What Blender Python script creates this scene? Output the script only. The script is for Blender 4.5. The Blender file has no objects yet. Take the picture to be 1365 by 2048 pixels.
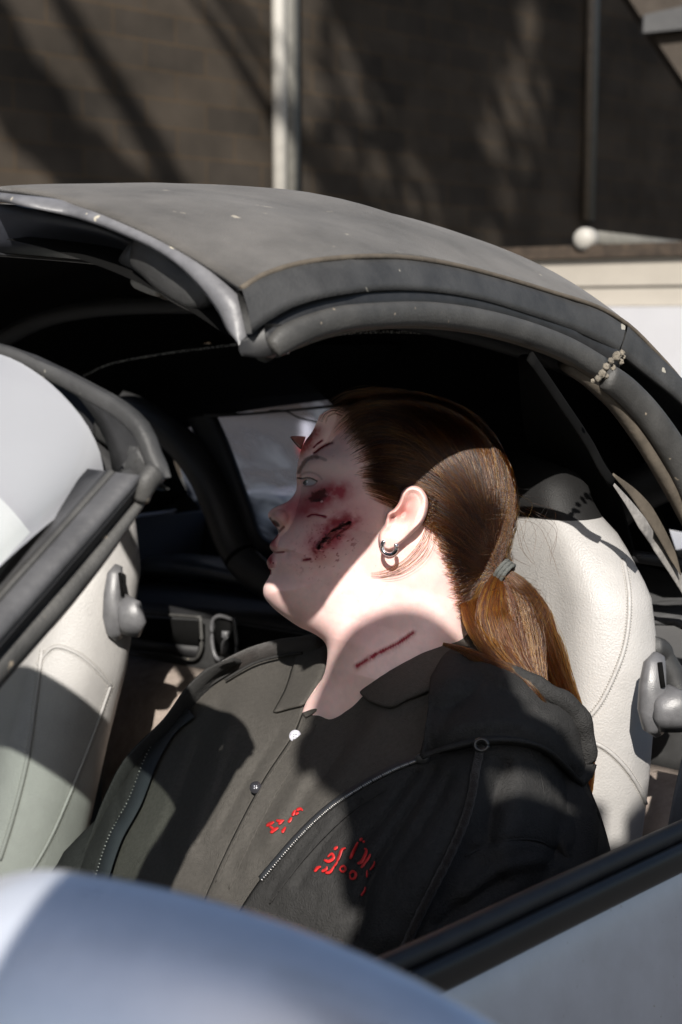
import bpy, bmesh, math, random
import numpy as np
from mathutils import Vector, Matrix
from mathutils.bvhtree import BVHTree
random.seed(7); RNG = np.random.default_rng(7)
S = bpy.context.scene; COL = S.collection
rad = math.radians

# ------------------------------------------------------------------ camera, sky, sun, exposure
FPX, PITCH, CAMH = 2844.0, rad(8), 1.25
cd = bpy.data.cameras.new('camera'); cam = bpy.data.objects.new('camera', cd); COL.objects.link(cam)
cam.location = (0, 0, CAMH); cam.rotation_euler = (rad(82), 0, 0)
cd.sensor_fit = 'VERTICAL'; cd.sensor_height = 36; cd.lens = 50
cd.clip_start = .02; cd.clip_end = 500
cd.dof.use_dof = True; cd.dof.focus_distance = 1.25; cd.dof.aperture_fstop = 7.5; cd.dof.aperture_blades = 7
S.camera = cam
SUN_EL, SUN_AZ = 36.3, 3.5          # light travels away from the camera, drifting right by SUN_AZ
w = bpy.data.worlds.new('World'); S.world = w; w.use_nodes = True
nt = w.node_tree; bg = nt.nodes['Background']; sky = nt.nodes.new('ShaderNodeTexSky')
sky.sky_type = 'NISHITA'; sky.sun_disc = False; sky.sun_elevation = rad(SUN_EL); sky.sun_rotation = rad(180 + SUN_AZ)
sky.dust_density = 1.5
nt.links.new(sky.outputs[0], bg.inputs[0]); bg.inputs[1].default_value = .066
sd = bpy.data.lights.new('sun', 'SUN'); sd.energy = 5.0; sd.angle = rad(.53); sd.color = (1, .95, .88)
sun = bpy.data.objects.new('sun', sd); COL.objects.link(sun)
Ld = Vector((math.sin(rad(SUN_AZ))*math.cos(rad(SUN_EL)), math.cos(rad(SUN_AZ))*math.cos(rad(SUN_EL)), -math.sin(rad(SUN_EL))))
sun.rotation_euler = Ld.to_track_quat('-Z', 'Y').to_euler()
S.view_settings.view_transform = 'Standard'; S.view_settings.look = 'None'; S.view_settings.gamma = 1
S.view_settings.exposure = .58
S.cycles.max_bounces = 8; S.cycles.transparent_max_bounces = 12; S.cycles.sample_clamp_indirect = 4

# ------------------------------------------------------------------ coordinates
CT, ST = math.cos(PITCH), math.sin(PITCH)
def ray(px, py):
    x = (np.asarray(px, float)-682.5)/FPX; y = -(np.asarray(py, float)-1024)/FPX
    return np.stack([x, CT+y*ST, -ST+y*CT], -1)
CAM0 = np.array([0, 0, CAMH])
def P(px, py, d):
    return CAM0 + np.asarray(d, float)[..., None]*ray(px, py)
R2 = math.sqrt(.5)
ORG = np.array([-.002, .767, 0.])
ES, ET = np.array([R2, R2, 0.]), np.array([-R2, R2, 0.])
def C(s, t, z):                       # car coordinates: s rearward, t across the car, z up
    s, t, z = np.broadcast_arrays(np.asarray(s, float), np.asarray(t, float), np.asarray(z, float))
    return ORG + s[..., None]*ES + t[..., None]*ET + z[..., None]*np.array([0, 0, 1.])
def carc(p):
    q = np.asarray(p)-ORG
    return np.stack([q@ES, q@ET, q[..., 2]], -1)
def _plane(px, py, n, v):
    r = ray(px, py); d = (np.asarray(v)-(CAM0-ORG)@n)/(r@n)
    return CAM0 + d[..., None]*r
def PT(px, py, t): return _plane(px, py, ET, t)
def PS(px, py, s): return _plane(px, py, ES, s)
def pts(l): return np.array(l, float)
def cr(p, n):                         # smooth resample of a polyline through its points
    p = np.asarray(p, float)
    if len(p) == 2: return p[0]+(p[1]-p[0])*np.linspace(0, 1, n)[:, None]
    c = np.r_[0, np.cumsum(np.maximum(1e-9, np.linalg.norm(np.diff(p, axis=0), axis=1))**.5)]
    m = np.gradient(p, c, axis=0)
    u = np.linspace(0, c[-1], n); i = np.clip(np.searchsorted(c, u, 'right')-1, 0, len(p)-2)
    h = (c[i+1]-c[i])[:, None]; x = ((u-c[i])[:, None])/h
    return ((2*x**3-3*x**2+1)*p[i]+(x**3-2*x**2+x)*h*m[i]+(-2*x**3+3*x**2)*p[i+1]+(x**3-x**2)*h*m[i+1])
def taper(x, t):                       # the window line draws inward towards the rear
    return np.where((t > .11) & (t < .172), t+.05*np.clip((x-700)/450, 0, 1), t)
def ptc(l, n): l = pts(l); r = cr(l, n); return PT(r[:, 0], r[:, 1], taper(r[:, 0], r[:, 2]))
def psc(l, n): l = pts(l); r = cr(l, n); return PS(r[:, 0], r[:, 1], r[:, 2])
def pdc(l, n): l = pts(l); r = cr(l, n); return P(r[:, 0], r[:, 1], r[:, 2])

# ------------------------------------------------------------------ materials
def mat(name, col, rough=.6, metal=0, spec=.5, var=0., vscale=8., bump=0., bscale=200., col2=None, coat=0, sheen=0, sss=0, speck=None, bdet=3, attr=None):
    m = bpy.data.materials.new(name); m.use_nodes = True; n = m.node_tree.nodes; l = m.node_tree.links
    b = n['Principled BSDF']; b.inputs['Base Color'].default_value = (*col, 1); b.inputs['Roughness'].default_value = rough
    b.inputs['Metallic'].default_value = metal; b.inputs['Specular IOR Level'].default_value = spec
    b.inputs['Coat Weight'].default_value = coat; b.inputs['Coat Roughness'].default_value = .08
    if sheen: b.inputs['Sheen Weight'].default_value = sheen; b.inputs['Sheen Roughness'].default_value = .5
    if sss:
        b.inputs['Subsurface Weight'].default_value = sss; b.inputs['Subsurface Radius'].default_value = (1, .3, .15)
        b.inputs['Subsurface Scale'].default_value = .006
    tc = n.new('ShaderNodeTexCoord'); src = None
    if attr:
        a = n.new('ShaderNodeVertexColor'); a.layer_name = attr; src = a.outputs['Color']
    if var or col2:
        t = n.new('ShaderNodeTexNoise'); t.inputs['Scale'].default_value = vscale; t.inputs['Detail'].default_value = 6; t.inputs['Roughness'].default_value = .65
        l.new(tc.outputs['Object'], t.inputs['Vector'])
        r = n.new('ShaderNodeValToRGB'); r.color_ramp.elements[0].position = .32; r.color_ramp.elements[1].position = .68
        c2 = col2 or tuple(min(1, c*(1+var)) for c in col); c1 = col if col2 else tuple(c*(1-var) for c in col)
        r.color_ramp.elements[0].color = (*c1, 1); r.color_ramp.elements[1].color = (*c2, 1)
        l.new(t.outputs['Fac'], r.inputs['Fac']); src = r.outputs['Color']
        rr = n.new('ShaderNodeMapRange'); rr.inputs['To Min'].default_value = max(0, rough-.1); rr.inputs['To Max'].default_value = min(1, rough+.12)
        l.new(t.outputs['Fac'], rr.inputs['Value']); l.new(rr.outputs[0], b.inputs['Roughness'])
    if speck:                          # small pale flecks: dust, chips, bird lime
        v = n.new('ShaderNodeTexNoise'); v.inputs['Scale'].default_value = speck[0]; v.inputs['Detail'].default_value = 2
        l.new(tc.outputs['Object'], v.inputs['Vector'])
        k = n.new('ShaderNodeValToRGB'); k.color_ramp.elements[0].position = speck[1]; k.color_ramp.elements[1].position = speck[1]+.03
        l.new(v.outputs['Fac'], k.inputs['Fac'])
        x = n.new('ShaderNodeMix'); x.data_type = 'RGBA'; l.new(k.outputs['Color'], x.inputs['Factor'])
        if src: l.new(src, x.inputs['A'])
        else: x.inputs['A'].default_value = (*col, 1)
        x.inputs['B'].default_value = (*speck[2], 1); src = x.outputs['Result']
    if src: l.new(src, b.inputs['Base Color'])
    if bump:
        t = n.new('ShaderNodeTexNoise'); t.inputs['Scale'].default_value = bscale; t.inputs['Detail'].default_value = bdet
        l.new(tc.outputs['Object'], t.inputs['Vector'])
        bp = n.new('ShaderNodeBump'); bp.inputs['Strength'].default_value = bump; bp.inputs['Distance'].default_value = .002
        l.new(t.outputs['Fac'], bp.inputs['Height']); l.new(bp.outputs[0], b.inputs['Normal'])
    return m
M = {}
M['roof'] = mat('roof_cloth', (.083, .078, .073), .9, var=.42, vscale=9, bump=.5, bscale=900, spec=.25, sheen=.15, speck=(60, .73, (.3, .27, .22)))
M['vinyl'] = mat('flap_vinyl', (.037, .037, .037), .6, var=.3, vscale=25, bump=.2, bscale=400, speck=(70, .72, (.35, .33, .28)))
M['seal'] = mat('rubber_seal', (.048, .047, .045), .6, var=.3, vscale=30, bump=.25, bscale=500, col2=None, speck=(90, .71, (.25, .21, .16)))
M['seal_dark'] = mat('dark_rubber', (.018, .018, .019), .5, var=.35, vscale=40)
M['seal_tan'] = mat('dusty_seal_lip', (.085, .07, .053), .8, var=.3, vscale=40, bump=.3)
M['trim_pale'] = mat('header_lip', (.12, .12, .128), .45, var=.3, vscale=30, bump=.2, speck=(80, .69, (.4, .37, .3)))
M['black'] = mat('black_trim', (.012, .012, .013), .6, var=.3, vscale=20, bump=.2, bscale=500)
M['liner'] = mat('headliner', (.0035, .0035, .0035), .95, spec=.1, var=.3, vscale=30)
M['plastic'] = mat('black_plastic', (.036, .036, .036), .45, var=.25, vscale=30, bump=.3, bscale=1200)
M['grey_plastic'] = mat('lever_plastic', (.11, .11, .115), .35, var=.2, vscale=60, bump=.15, bscale=900)
M['carpet'] = mat('pale_carpet', (.36, .3, .26), .95, var=.2, vscale=60, bump=.8, bscale=1500, spec=.1)
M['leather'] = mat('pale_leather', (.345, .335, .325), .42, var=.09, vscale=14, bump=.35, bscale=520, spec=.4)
M['headrest_shade'] = mat('shaded_leather', (.009, .0088, .0088), .6, var=.15, vscale=18, bump=.2, bscale=700, spec=.3)
M['thread'] = mat('seat_thread', (.42, .4, .37), .8)
M['paint'] = mat('silver_paint', (.78, .82, .90), .3, metal=.6, coat=.6, var=.05, vscale=40, bump=.06, bscale=900)
M['paint_w'] = mat('silver_paint_door', (.50, .52, .58), .35, metal=.45, coat=.5, var=.06, vscale=30, bump=.06, bscale=900, speck=(260, .74, (.3, .29, .27)))
M['polo'] = mat('black_polo', (.078, .073, .066), .95, var=.14, vscale=260, bump=.8, bscale=900, spec=.08)
M['hoodie'] = mat('black_hoodie', (.036, .0355, .035), .97, var=.14, vscale=200, bump=.9, bscale=600, spec=.06)
M['fleece'] = mat('hood_fleece', (.022, .018, .016), 1, var=.3, vscale=90, bump=1, bscale=900, spec=.1, sheen=.2)
M['lining'] = mat('zip_tape', (.02, .024, .03), .8, bump=.4, bscale=1200)
M['zip'] = mat('zip_metal', (.35, .34, .33), .3, metal=.9, var=.2, vscale=300)
M['red_print'] = mat('red_print', (.5, .02, .02), .5, var=.35, vscale=90)
M['silver'] = mat('silver_earring', (.85, .85, .88), .12, metal=1)
M['pearl'] = mat('pearl_button', (.55, .55, .62), .2, var=.2, vscale=400, coat=.5)
M['dark_button'] = mat('dark_button', (.03, .03, .035), .25, coat=.4)
M['tie'] = mat('grey_elastic', (.12, .127, .12), .85, bump=1, bscale=1500)
M['foam'] = mat('torn_foam', (.17, .15, .12), .95, var=.35, vscale=90, bump=1, bscale=400)
M['webbing'] = mat('belt_webbing', (.09, .09, .09), .8, var=.2, vscale=120, bump=.8, bscale=1600)
M['dusty'] = mat('dusty_strap', (.2, .19, .18), .9, var=.25, vscale=90, bump=.5)
M['jeans'] = mat('dark_trousers', (.02, .02, .025), .9, var=.2, vscale=150, bump=.4)

# ------------------------------------------------------------------ objects
def thing(name, label, cat, loc=(0, 0, 0), group=None):
    o = bpy.data.objects.new(name, None); COL.objects.link(o); o.location = loc; o.empty_display_size = .1
    o['label'] = label; o['category'] = cat
    if group: o['group'] = group
    return o
def obj(name, v, f, m, parent=None, smooth=True, label=None, solid=0, cols=None, sub=0):
    me = bpy.data.meshes.new(name); me.from_pydata([tuple(map(float, x)) for x in v], [], f); me.validate(); me.update()
    bm = bmesh.new(); bm.from_mesh(me); bmesh.ops.recalc_face_normals(bm, faces=bm.faces); bm.to_mesh(me); bm.free()
    if smooth: me.shade_smooth()
    if m: me.materials.append(M[m] if isinstance(m, str) else m)
    if cols is not None:
        a = me.color_attributes.new('Col', 'FLOAT_COLOR', 'POINT')
        a.data.foreach_set('color', np.c_[cols, np.ones(len(cols))].astype(np.float32).ravel())
    o = bpy.data.objects.new(name, me); COL.objects.link(o)
    if parent is not None:
        o.parent = parent
        if parent.type == 'EMPTY': o.location = -parent.location
    if label: o['label'] = label
    if solid:
        s = o.modifiers.new('solid', 'SOLIDIFY'); s.thickness = solid; s.offset = 0
    if sub:
        s = o.modifiers.new('sub', 'SUBSURF'); s.levels = s.render_levels = sub
    return o
def tag(o, label, cat, group=None, kind=None):
    if label: o['label'] = label
    if cat: o['category'] = cat
    if group: o['group'] = group
    if kind: o['kind'] = kind
    return o
def structure(o): o['kind'] = 'structure'; return o
class MB:                              # collects shapes for one mesh
    def __init__(s): s.v = []; s.f = []
    def add(s, v, f):
        o = len(s.v); s.v += [tuple(x) for x in v]; s.f += [tuple(i+o for i in q) for q in f]; return s
    def grid(s, g, closeu=False, closev=False):
        n, m = g.shape[:2]; F = []
        for i in range(n-(not closeu)):
            for j in range(m-(not closev)):
                a, b = (i+1) % n, (j+1) % m
                F.append((i*m+j, a*m+j, a*m+b, i*m+b))
        return s.add(g.reshape(-1, 3), F)
    def ruled(s, A, B, m=2):
        u = np.linspace(0, 1, m)[None, :, None]
        return s.grid(np.asarray(A)[:, None]*(1-u)+np.asarray(B)[:, None]*u)
    def sweep(s, path, prof, up=None, scale=None, cap=True):   # prof (k,2): x along side, y along up
        path = np.asarray(path, float); n = len(path); T = np.gradient(path, axis=0); T /= np.linalg.norm(T, axis=1)[:, None]+1e-12
        prof = np.asarray(prof, float); k = len(prof); g = np.zeros((n, k, 3))
        if up is None: up = np.array([0, 0, 1.])
        up = np.asarray(up, float)
        for i in range(n):
            u = up if up.ndim == 1 else up[i]
            sd = np.cross(T[i], u); sd /= np.linalg.norm(sd)+1e-12; uu = np.cross(sd, T[i])
            sc = 1 if scale is None else scale[i]
            g[i] = path[i]+sc*(prof[:, :1]*sd+prof[:, 1:]*uu)
        o = len(s.v); s.grid(g, closev=True)
        if cap: s.f += [tuple(o+j for j in range(k)), tuple(o+(n-1)*k+j for j in range(k-1, -1, -1))]
        return s
    def tube(s, path, r, k=10, scale=None, up=None):
        a = np.linspace(0, 2*math.pi, k, endpoint=False)
        return s.sweep(path, np.c_[np.cos(a), np.sin(a)]*r, up=up, scale=scale)
    def box(s, c, h, axes=None):
        ax = np.eye(3) if axes is None else np.asarray(axes); V = []
        for x in (-1, 1):
            for y in (-1, 1):
                for z in (-1, 1): V.append(np.asarray(c)+x*h[0]*ax[0]+y*h[1]*ax[1]+z*h[2]*ax[2])
        return s.add(V, [(0, 1, 3, 2), (4, 6, 7, 5), (0, 4, 5, 1), (2, 3, 7, 6), (0, 2, 6, 4), (1, 5, 7, 3)])
    def ball(s, c, r, n=12):
        th = np.linspace(1e-3, math.pi-1e-3, n); ph = np.linspace(0, 2*math.pi, 2*n, endpoint=False)
        r = np.broadcast_to(r, 3)
        g = np.stack([np.outer(np.sin(th), np.cos(ph))*r[0], np.outer(np.sin(th), np.sin(ph))*r[1], np.outer(np.cos(th), np.ones(2*n))*r[2]], -1)+np.asarray(c)
        return s.grid(g, closev=True)
    def strip(s, A, B, th, back):      # a strip between two curves, thickened towards `back`
        A, B = np.asarray(A), np.asarray(B); b = np.asarray(back)*th
        g = np.stack([A, A*.75+B*.25-b*.12, A*.5+B*.5-b*.18, A*.25+B*.75-b*.12, B, B+b, A+b], 1)
        return s.grid(g, closev=True)
    def build(s, name, m, parent=None, **k): return obj(name, s.v, s.f, m, parent, **k)
    def bvh(s): return BVHTree.FromPolygons([Vector(x) for x in s.v], s.f)
CARAX = [ES, ET, np.array([0, 0, 1.])]
def onto(bvh, px, py, lift=0.):        # the point of a surface that the sight line through a pixel meets
    r = ray(px, py); h = bvh.ray_cast(Vector(CAM0), Vector(r).normalized())
    if h[0] is None: return None
    p = np.array(h[0]); return p-lift*r/np.linalg.norm(r)
def trace(bvh, l, n, lift=0.):
    q = cr(pts(l), n); o = [onto(bvh, x, y, lift) for x, y in q]
    return np.array([p for p in o if p is not None])
def oval(rx, ry, k=12, p=2.):
    a = np.linspace(0, 2*math.pi, k, endpoint=False); c, s_ = np.cos(a), np.sin(a)
    return np.c_[np.sign(c)*abs(c)**(2/p)*rx, np.sign(s_)*abs(s_)**(2/p)*ry]

# ------------------------------------------------------------------ ground and wall
g = MB().grid(np.array([[[x, y, 0.] for y in np.linspace(-60, 80, 30)] for x in np.linspace(-70, 70, 30)]))
structure(g.build('ground', mat('asphalt', (.06, .058, .055), .9, var=.3, vscale=3, bump=.6, bscale=120)))
WT = 8.0
def block_wall_mat():
    m = mat('dark_painted_block', (.055, .045, .035), .9, bump=.5, bscale=60, spec=.1); n = m.node_tree.nodes; l = m.node_tree.links; b = n['Principled BSDF']
    tc = n.new('ShaderNodeTexCoord'); br = n.new('ShaderNodeTexBrick'); mp = n.new('ShaderNodeMapping')
    br.inputs['Scale'].default_value = 1; br.inputs['Brick Width'].default_value = .56; br.inputs['Row Height'].default_value = .2; br.inputs['Mortar Size'].default_value = .008
    br.inputs['Mortar Smooth'].default_value = .4
    br.inputs['Color1'].default_value = (.056, .047, .038, 1); br.inputs['Color2'].default_value = (.040, .035, .030, 1); br.inputs['Mortar'].default_value = (.066, .048, .031, 1)
    l.new(tc.outputs['UV'], mp.inputs['Vector']); l.new(mp.outputs[0], br.inputs['Vector'])
    t = n.new('ShaderNodeTexNoise'); t.inputs['Scale'].default_value = 1.6; t.inputs['Detail'].default_value = 8; l.new(tc.outputs['UV'], t.inputs['Vector'])
    x = n.new('ShaderNodeMix'); x.data_type = 'RGBA'; x.blend_type = 'MULTIPLY'; x.inputs['Factor'].default_value = 1
    r = n.new('ShaderNodeValToRGB'); r.color_ramp.elements[0].position = .3; r.color_ramp.elements[0].color = (.55, .55, .55, 1); r.color_ramp.elements[1].position = .75; r.color_ramp.elements[1].color = (1.3, 1.25, 1.2, 1)
    l.new(t.outputs['Fac'], r.inputs['Fac']); l.new(br.outputs['Color'], x.inputs['A']); l.new(r.outputs['Color'], x.inputs['B']); l.new(x.outputs['Result'], b.inputs['Base Color'])
    return m
def wall_box(name, s0, s1, t0, t1, z0, z1, m):
    v = C([s0, s1, s1, s0, s0, s1, s1, s0], [t0, t0, t1, t1]*2, [z0]*4+[z1]*4)
    o = obj(name, v, [(0, 1, 2, 3), (4, 7, 6, 5), (0, 4, 5, 1), (1, 5, 6, 2), (2, 6, 7, 3), (3, 7, 4, 0)], m, smooth=False)
    uv = o.data.uv_layers.new(name='UVMap')
    for lp in o.data.loops:
        q = carc(np.array(o.data.vertices[lp.vertex_index].co)); uv.data[lp.index].uv = (q[0]+q[1], q[2])
    return o
tag(wall_box('block_wall', -14, 22, WT, WT+.3, 0, 6, block_wall_mat()), 'dark painted concrete block wall rising behind the car', 'wall')
M['post_white'] = mat('white_post', (.33, .315, .285), .5, var=.1, vscale=12)
M['post_grey'] = mat('grey_post', (.12, .115, .1), .6, var=.2, vscale=12)
M['post_brown'] = mat('brown_pipe', (.11, .09, .07), .6, var=.2, vscale=12)
M['cream'] = mat('cream_panel', (.36, .33, .285), .6, var=.06, vscale=4)
M['rust'] = mat('rusty_rail', (.045, .032, .022), .8, var=.5, vscale=20)
M['van_white'] = mat('white_panel', (.46, .46, .48), .4, var=.03, vscale=4)
def on_wall(px, py, off): return carc(PT(np.array(px, float), np.array(py, float), WT-off))
q = on_wall(558, 200, .08)
t = thing('wall_post', 'tall white pipe with a grey channel beside it, on the block wall left of centre', 'post', C(q[0], WT-.1, 0))
MB().tube(C([q[0]-.0]*2, [WT-.09]*2, [0, 6]), .06, 14, up=ES).build('pipe', 'post_white', t)
MB().box(C(q[0]+.135, WT-.06, 3), (.06, .055, 3), CARAX).build('channel', 'post_grey', t)
q = on_wall(1179, 300, .08)
t = thing('wall_conduit', 'thin brown pipe on the dark block wall, above the white capped pipe end', 'pipe', C(q[0], WT-.1, 0))
z1 = on_wall(1179, 440, .08)[2]
MB().tube(C([q[0]]*2, [WT-.06]*2, [z1, 6]), .04, 12, up=ES).build('pipe', 'post_brown', t)
MB().box(C(q[0]+.1, WT-.03, (z1+6)/2), (.05, .028, (6-z1)/2), CARAX).build('backing_strip', 'post_grey', t)
# capped pipe and the cream wall with white panels, further right
def at(px, py, d): return P(np.array(px, float), np.array(py, float), np.array(d, float))
cp = at(1168, 478, 6.2)
t = thing('capped_pipe', 'grey pipe seen end on with a round white cap, lying on the rusty rail', 'pipe', cp)
dv = at(1420, 505, 7.6)-cp; dv /= np.linalg.norm(dv)
MB().tube(np.array([cp+dv*.03, cp+dv*1.7]), .042, 16).build('pipe', 'post_grey', t)
a = np.linspace(0, 1, 6); MB().tube(cp+dv*np.linspace(-.03, .05, 6)[:, None], .05, 18, scale=[.6, .9, 1, 1, 1, 1]).build('cap', 'post_white', t)
A0, A1 = at(1000, 520, 6.6), at(1700, 435, 5.5)
A0, A1 = A0-(A1-A0)*.3, A1+(A1-A0)*.3
t = thing('panel_wall', 'low cream panelled wall with a rusty rail along its top and white lower panels', 'wall', (A0[0], A0[1], 0))
wd = A1-A0; wd[2] = 0; wl = np.linalg.norm(wd); wd /= wl; wn = np.cross(wd, [0, 0, 1.])
zt = (A0[2]+A1[2])/2
def hgt(py): 
    p = at(1250, py, 6.1); return p[2]
Z0, Z1, Z2, Z3 = hgt(495), hgt(515), hgt(574), hgt(612)
ax = [wd, -wn, np.array([0, 0, 1.])]
mid = np.array([(A0[0]+A1[0])/2, (A0[1]+A1[1])/2, 0])
def slab(name, za, zb, dep, fwd, m): 
    MB().box(mid+np.array([0, 0, (za+zb)/2])-fwd*-wn, (wl/2, dep, (zb-za)/2), ax).build(name, m, t, smooth=False)
slab('top_rail', Z1+.002, Z0+.015, .06, .02, 'rust')
slab('upper_panel', Z2+.006, Z1, .05, 0, 'cream'); slab('lower_panel', Z3, Z2-.006, .05, 0, 'cream'); slab('seam', Z2-.0058, Z2+.0058, .04, 0, 'post_grey')
slab('white_panel', .05, Z3-.003, .12, .03, 'van_white')
# tree added out of view, limbs and crown shaped to band the wall with shade
LN = np.array(Ld)
def toward_sun(px, py, Y):
    p = PT(np.array(px, float), np.array(py, float), WT); return p-((p[..., 1]-Y)/LN[1])[..., None]*LN
tr = thing('shade_tree', 'tall trunk and leafy crown added out of view to shade the block wall', 'shade_tree', (-4.2, -2, 0))
b = MB(); tk = cr(pts([(-4.2, -2, 0), (-4.1, -2, 4), (-3.9, -2, 8), (-3.5, -2, 12), (-2.6, -1.9, 15), (-1.6, -2, 18)]), 30); b.tube(tk, 1., 14, up=[0, 1., 0], scale=np.linspace(.3, .09, 30)*(1+.08*np.sin(np.arange(30)*2.1)))
for l, r0, r1 in (([(-260, -160), (-40, 70), (60, 210), (160, 330), (300, 430), (400, 520)], .30, .26), ([(60, -110), (115, -10), (190, 110), (270, 230), (345, 360), (420, 480)], .075, .13), ([(350, -60), (390, 0), (450, 80), (500, 160), (555, 245), (640, 340), (720, 430)], .03, .13), ([(440, -60), (500, 40), (560, 120), (620, 200)], .05, .02), ([(560, 180), (600, 260), (660, 330), (760, 430)], .03, .07)):
    q = cr(pts(l), 24); b.tube(toward_sun(q[:, 0], q[:, 1], -2.), 1., 10, up=[0, 1., 0], scale=np.linspace(r0, r1, 24)*(1+.15*np.sin(np.arange(24)*1.3)))
    e = toward_sun(q[:1, 0], q[:1, 1], -2.)[0]; j = tk[np.argmin(np.linalg.norm(tk-e, axis=1))]; b.tube(cr(np.array([j, (j+e)/2+[.1, 0, .2], e]), 8), max(r0, .05), 8, up=[0, 1., 0])
b.build('trunk', mat('bark', (.09, .07, .055), .9, var=.4, vscale=8, bump=1, bscale=30), tr)
b = MB(); lv = RNG.uniform((640, -260), (1520, 520), (16000, 2)); polys = [pts([(668, -260), (690, 0), (775, 170), (840, 300), (930, 470), (990, 400), (985, 350), (930, 240), (985, 160), (1030, 60), (1050, -260)]), pts([(1050, -260), (1085, 60), (1110, 240), (1050, 380), (1000, 520), (1520, 520), (1520, 330), (1365, 150), (1225, 0), (1100, -260)])]
def _in(p, poly):
    x, y = p[:, 0], p[:, 1]; r = np.zeros(len(p), bool); j = len(poly)-1
    for i in range(len(poly)):
        xi, yi = poly[i]; xj, yj = poly[j]; r ^= ((yi > y) != (yj > y)) & (x < (xj-xi)*(y-yi)/(yj-yi+1e-12)+xi); j = i
    return r
k_ = _in(lv, polys[0]) | _in(lv, polys[1]) | (RNG.random(len(lv)) < .10); lv = lv[k_]
for p in toward_sun(lv[:, 0], lv[:, 1], -2.)+RNG.normal(0, 1, (len(lv), 1))*LN*.6:
    a = RNG.normal(0, 1, 3); a /= np.linalg.norm(a); c = np.cross(a, RNG.normal(0, 1, 3)); c /= np.linalg.norm(c); L_ = RNG.uniform(.09, .18)
    b.add([p-a*L_, p+c*L_*.5, p+a*L_, p-c*L_*.5], [(0, 1, 2, 3)])
b.build('crown', mat('leaf', (.05, .08, .03), .6, var=.3, vscale=3), tr, smooth=False)
t = thing('lit_wall_patch', 'pale brown slab added for a sunlit triangle of wall, with a dark bar, in the top right corner', 'lit_wall_patch', at(1365, 60, 9.))  # slab added in front of the wall for a sunlit triangle on it
def plate(name, l, d, th_, m):
    a_ = np.array([at(x, y, d) for x, y in l]); c_ = a_+np.array([0, th_, 0]); k_ = len(l)
    MB().add(np.r_[a_, c_], [tuple(range(k_)), tuple(range(2*k_-1, k_-1, -1))]+[(i, (i+1) % k_, k_+(i+1) % k_, k_+i) for i in range(k_)]).build(name, m, t, smooth=False)
plate('lit_slab', [(1222, -60), (1300, 62), (1365, 158), (1500, 340), (1500, -90)], 9., .15, mat('lit_wall_brown', (.05, .042, .035), .9, var=.2, vscale=6, spec=.1)); plate('dark_bar', [(1288, 30), (1365, 12), (1500, -18), (1500, 36), (1365, 58), (1286, 66)], 8.9, .08, 'black')
# post added beyond the rear window for a white highlight and red marks
def far_post(px, py0, py1, d, r):
    p0, p1 = at(px, py0, d), at(px, py1, d)
    tt = thing('highlight_post', 'white post with a red band, added for a highlight in the rear window', 'post', (p1[0], p1[1], 0))
    MB().tube(np.array([[p1[0], p1[1], 0], [p1[0], p1[1], p0[2]]]), r, 14, up=[1, 0, 0]).build('shaft', 'van_white', tt)
    for zz in (at(px, 972, d)[2],): MB().tube(np.array([[p1[0], p1[1], zz-.03], [p1[0], p1[1], zz+.03]]), r*1.3, 14, up=[1, 0, 0]).build('band', mat('red_band', (.5, .05, .04), .5), tt)
far_post(522, 915, 1070, 5.0, .026)

# ------------------------------------------------------------------ the car
car = thing('convertible_car', 'silver convertible with its black cloth top popped up and the side window down', 'car', C(.4, .8, 0))
TC = .8                                  # centre line across the car
# cloth top: stations along the car, each an arch from the side seam over the crown to the other side
seam_px = pts([(482, 577, .163), (520, 553, .165), (600, 527, .168), (700, 515, .17), (800, 515, .17), (900, 529, .17), (1000, 554, .168), (1100, 584, .165), (1200, 617, .162), (1255, 650, .16), (1310, 704, .157), (1365, 768, .153)])
seam = cr(np.r_[carc(PT(seam_px[:, 0], seam_px[:, 1], taper(seam_px[:, 0], seam_px[:, 2]))), [[.80, .19, 1.06], [1.0, .18, .95], [1.18, .18, .885]]], 60)
zc_s, zc_z = [.0, .07, .2, .35, .5, .62, .75, .9, 1.05, 1.2], [1.346, 1.352, 1.365, 1.371, 1.36, 1.332, 1.275, 1.19, 1.08, .97]
def arch(p, k=28, drop=0., p_=4.0, inset=0.):
    s, t0, z0 = p; t0 += inset
    u = np.linspace(0, 1, k)**1.8
    tt = t0+(TC-t0)*u; zc = np.interp(s, zc_s, zc_z)
    bow = np.interp(u, [0, .25, .40, .44, .5, 1], [0, -.022, -.024, .04, .15, .21])*np.clip(1-(s-.07)/.3, 0, 1)       # edge bows forward, then is cut back out of view to let sun in
    z = z0+(zc-z0)*(1-(1-u)**p_)-drop
    h = np.c_[np.full(k, s)+bow, tt, z]
    o = h[::-1][1:].copy(); o[:, 1] = 2*TC-o[:, 1]
    return np.r_[h, o]
roof = np.array([arch(p) for p in seam])
rip = RNG.normal(0, 1, roof.shape[:2])
RW = C(roof[..., 0], roof[..., 1], roof[..., 2])
# soft ripples of the stretched cloth
RW[..., 2] += .0025*np.sin(roof[..., 0]*23+roof[..., 1]*9)*np.sin(roof[..., 1]*14)
def holed(g, car_):
    b = MB().grid(g); n_, m_ = g.shape[:2]; keep = []
    cc = car_.reshape(-1, 3)
    for q in b.f:
        c = cc[list(q)].mean(0)
        if not (c[0] > .80 and .97 < c[1] < 1.42 and c[2] < 1.2): keep.append(q)
    b.f = keep; return b
top = holed(RW, roof).build('soft_top', 'roof', car, solid=.004)
inner = np.array([arch(p, drop=.035, inset=.02) for p in seam])
holed(C(inner[..., 0]+.012, inner[..., 1], inner[..., 2]), inner).build('headliner', 'liner', top)
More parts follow.
